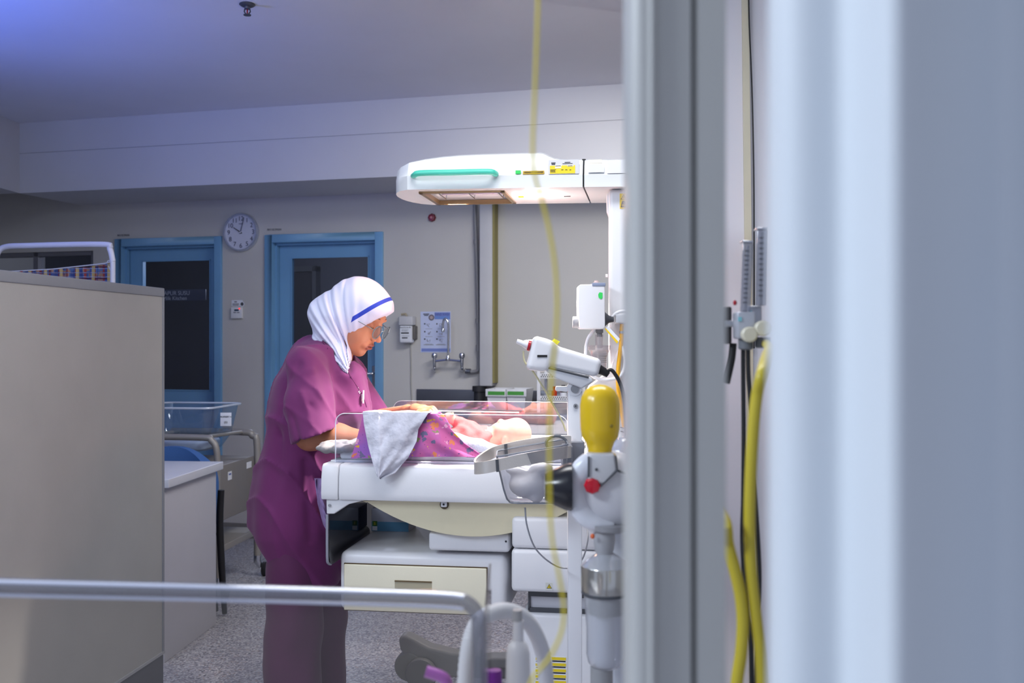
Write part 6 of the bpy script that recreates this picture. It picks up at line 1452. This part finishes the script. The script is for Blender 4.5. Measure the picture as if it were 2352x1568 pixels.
# flow meters between post and curtain
fd = 1.45
Q = lambda x, y, dd=0: P(x, y, fd + dd)
glassf = clear('flow_glass', tint=(206, 208, 216), gloss=.10, haze=.30, hazecol=(190, 192, 204), rough=.08)
for i, (x0, x1, yt, yb, lab) in enumerate(((1706, 1730, 557, 716, 'shorter flow meter tube nearer the metal post'), (1739, 1762, 527, 702, 'taller flow meter tube nearer the grey curtain'))):
    t = thing('flow_meter', Q((x0 + x1) / 2, yb + 70), lab, 'flow meter', 'flow meters beside the metal post')
    sk2 = -6 if i == 0 else -3
    MB().hexa([Q(x0 + sk2, yb), Q(x1 + sk2, yb), Q(x1 + sk2, yb, .02), Q(x0 + sk2, yb, .02), Q(x0, yt), Q(x1, yt), Q(x1, yt, .02), Q(x0, yt, .02)]).build('flow_tube', glassf, t, .002)
    MB().box(CF, Q(x0, 0).x, Q(x1, 0).x, fd - .001, fd + .021, Q(0, yt).z, Q(0, yt - 5).z).build('tube_cap', chrome, t, .001)
    MB().tube([Q((x0 + x1) / 2 + sk2, yb, .01), Q((x0 + x1) / 2, yt + 6, .01)], .0022).build('inner_bore', M('bore', (150, 152, 162), .3), t)
    m = MB()
    for k in range(12): y = yt + 18 + k * (yb - yt - 30) / 12; xx = x0 + 5 + sk2 * (y - yt) / (yb - yt); m.box(CF, Q(xx, 0).x, Q(xx + 10, 0).x, fd - .0015, fd - .0008, Q(0, y + 2).z, Q(0, y).z)
    m.build('scale_marks', dgrey, t)
    bx0, bx1, by0, by1 = (1691, 1734, 716, 778) if i == 0 else (1726, 1760, 700, 770)
    bo = MB().box(CF, Q(bx0, 0).x, Q(bx1, 0).x, fd - .006 + .03 * i, fd + .024 + .03 * i, Q(0, by1).z, Q(0, by0).z).build('valve_block', M('block_silver', (186, 188, 196), .3, .3), t, .003)
    MB().box(CF, Q(bx0 + 2, 0).x, Q(bx0 + 10, 0).x, fd - .008 + .03 * i, fd - .006 + .03 * i, Q(0, by0 + 22).z, Q(0, by0 + 12).z).build('cyan_mark', M('cyan_print', (130, 196, 206), .5), bo)
    MB().lathe(Q(1718 + 30 * i, 768 - 14 * i, -.006), (0, -1, 0), [(.011, 0), (.0115, .012), (.009, .014), (0, .014)], n=20).build('flow_knob', M('knob_cream', (218, 212, 190), .35), t)
    MB().lathe(Q(1713 + 38 * i, 778 - 4 * i, .01), (0, 0, -1), [(.011, 0), (.011, .014), (.008, .016)], n=16).build('outlet', M('outlet_grey', (110, 114, 120)), t)
t = thing('equipment_pole', Vector((Q(1630, 0).x, fd + .09, 0)), 'white pole behind the metal post carrying a dark bracket for the flow meters', 'pole')
MB().tube([Vector((Q(1630, 0).x, fd + .09, 0)), Vector((Q(1630, 0).x, fd + .09, CH))], .015, n=16).build('pole', white2, t)
MB().box(CF, Q(1630, 0).x, Q(1680, 0).x, fd + .04, fd + .06, Q(0, 765).z, Q(0, 730).z).build('bracket_arm', steel, t, .002)
MB().box(CF, Q(1445, 0).x, Q(1640, 0).x, fd + .08, fd + .10, Q(0, 1140).z, Q(0, 1115).z).build('valve_arm', steel, t, .002)
MB().box(CF, Q(1676, 0).x, Q(1745, 0).x, fd + .024, fd + .034, Q(0, 750).z, Q(0, 735).z).build('meter_rail', steel, t, .001)
MB().box(CF, Q(1676, 0).x, Q(1692, 0).x, fd + .03, fd + .06, Q(0, 790).z, Q(0, 702).z).build('bracket_body', M('bracket_dark', (50, 46, 48), .4), t, .003)
MB().ell(Q(1688, 695, .03), (.003, .003, .004), n=10).build('red_mark', red, t)
tag(MB().tube([Q(1684, 788, .05), Q(1681, 820, .05), Q(1675, 850, .05), Q(1668, 880, .05)], .0055, smooth=4).build('black_hose', black), 'short black hose bending left from the dark bracket', 'hose')
hd2 = 1.50
h_ = lambda x, y, dd=0: P(x, y, hd2 + dd)
tag(MB().tube([h_(1707, 792), h_(1707, 860), h_(1708, 1000), h_(1707, 1140), h_(1705, 1250), h_(1715, 1400), h_(1725, 1480), h_(1727, 1700)], .0033, smooth=6).build('black_hose', black), 'straight black hose hanging from the shorter flow meter, nearer the post', 'hose')
tag(MB().tube([h_(1718, 792), h_(1719, 860), h_(1724, 930), h_(1732, 1100), h_(1742, 1260), h_(1744, 1350), h_(1738, 1500), h_(1736, 1700)], .0033, smooth=6).build('black_hose', black), 'black hose passing behind the thick yellow hose', 'hose')
yd = 1.05
y_ = lambda x, y, dd=0: P(x, y, yd + dd)
yh = M('yellow_hose_soft', (196, 178, 50), .4)
tag(MB().tube([Q(1757, 786, .02), y_(1766, 800, .30), y_(1762, 815, .12), y_(1752, 850), y_(1738, 910), y_(1729, 1000), y_(1723, 1120), y_(1722, 1230), y_(1727, 1330), y_(1738, 1430), y_(1748, 1520), y_(1754, 1700)], .0062, smooth=6, n=14).build('yellow_hose', yh), 'thick yellow hose hanging in front of the flow meters', 'hose')
tag(MB().tube([N(1450, 1140, .03), N(1520, 1120, .0), y_(1620, 1130, .2), y_(1662, 1190, .0), y_(1672, 1250, .0), y_(1688, 1310), y_(1701, 1370), y_(1706, 1430), y_(1702, 1500), y_(1692, 1570), y_(1680, 1700)], .0064, smooth=6, n=14).build('yellow_hose', yh), 'second yellow hose emerging from behind the metal post near the bottom', 'hose')
# thin yellow line hanging right in front of the lens
ld = .62
l_ = lambda x, y: P(x, y, ld)
tag(MB().tube([P(1240, 784 - (CH - CZ) * F / ld, ld), l_(1238, -600), l_(1236, -60), l_(1234, 60), l_(1229, 200), l_(1224, 330), l_(1228, 400), l_(1245, 460), l_(1262, 530), l_(1275, 610), l_(1280, 700), l_(1276, 780), l_(1268, 860), l_(1263, 960), l_(1262, 1080), l_(1264, 1180), l_(1270, 1250), l_(1284, 1320), l_(1295, 1390), l_(1290, 1450), l_(1262, 1510), l_(1225, 1555), l_(1200, 1620)], .00105, smooth=6, n=8).build('yellow_line', M('line_yellow', (226, 204, 30), .4)), 'thin yellow line hanging very close to the camera in front of the warmer', 'tube')
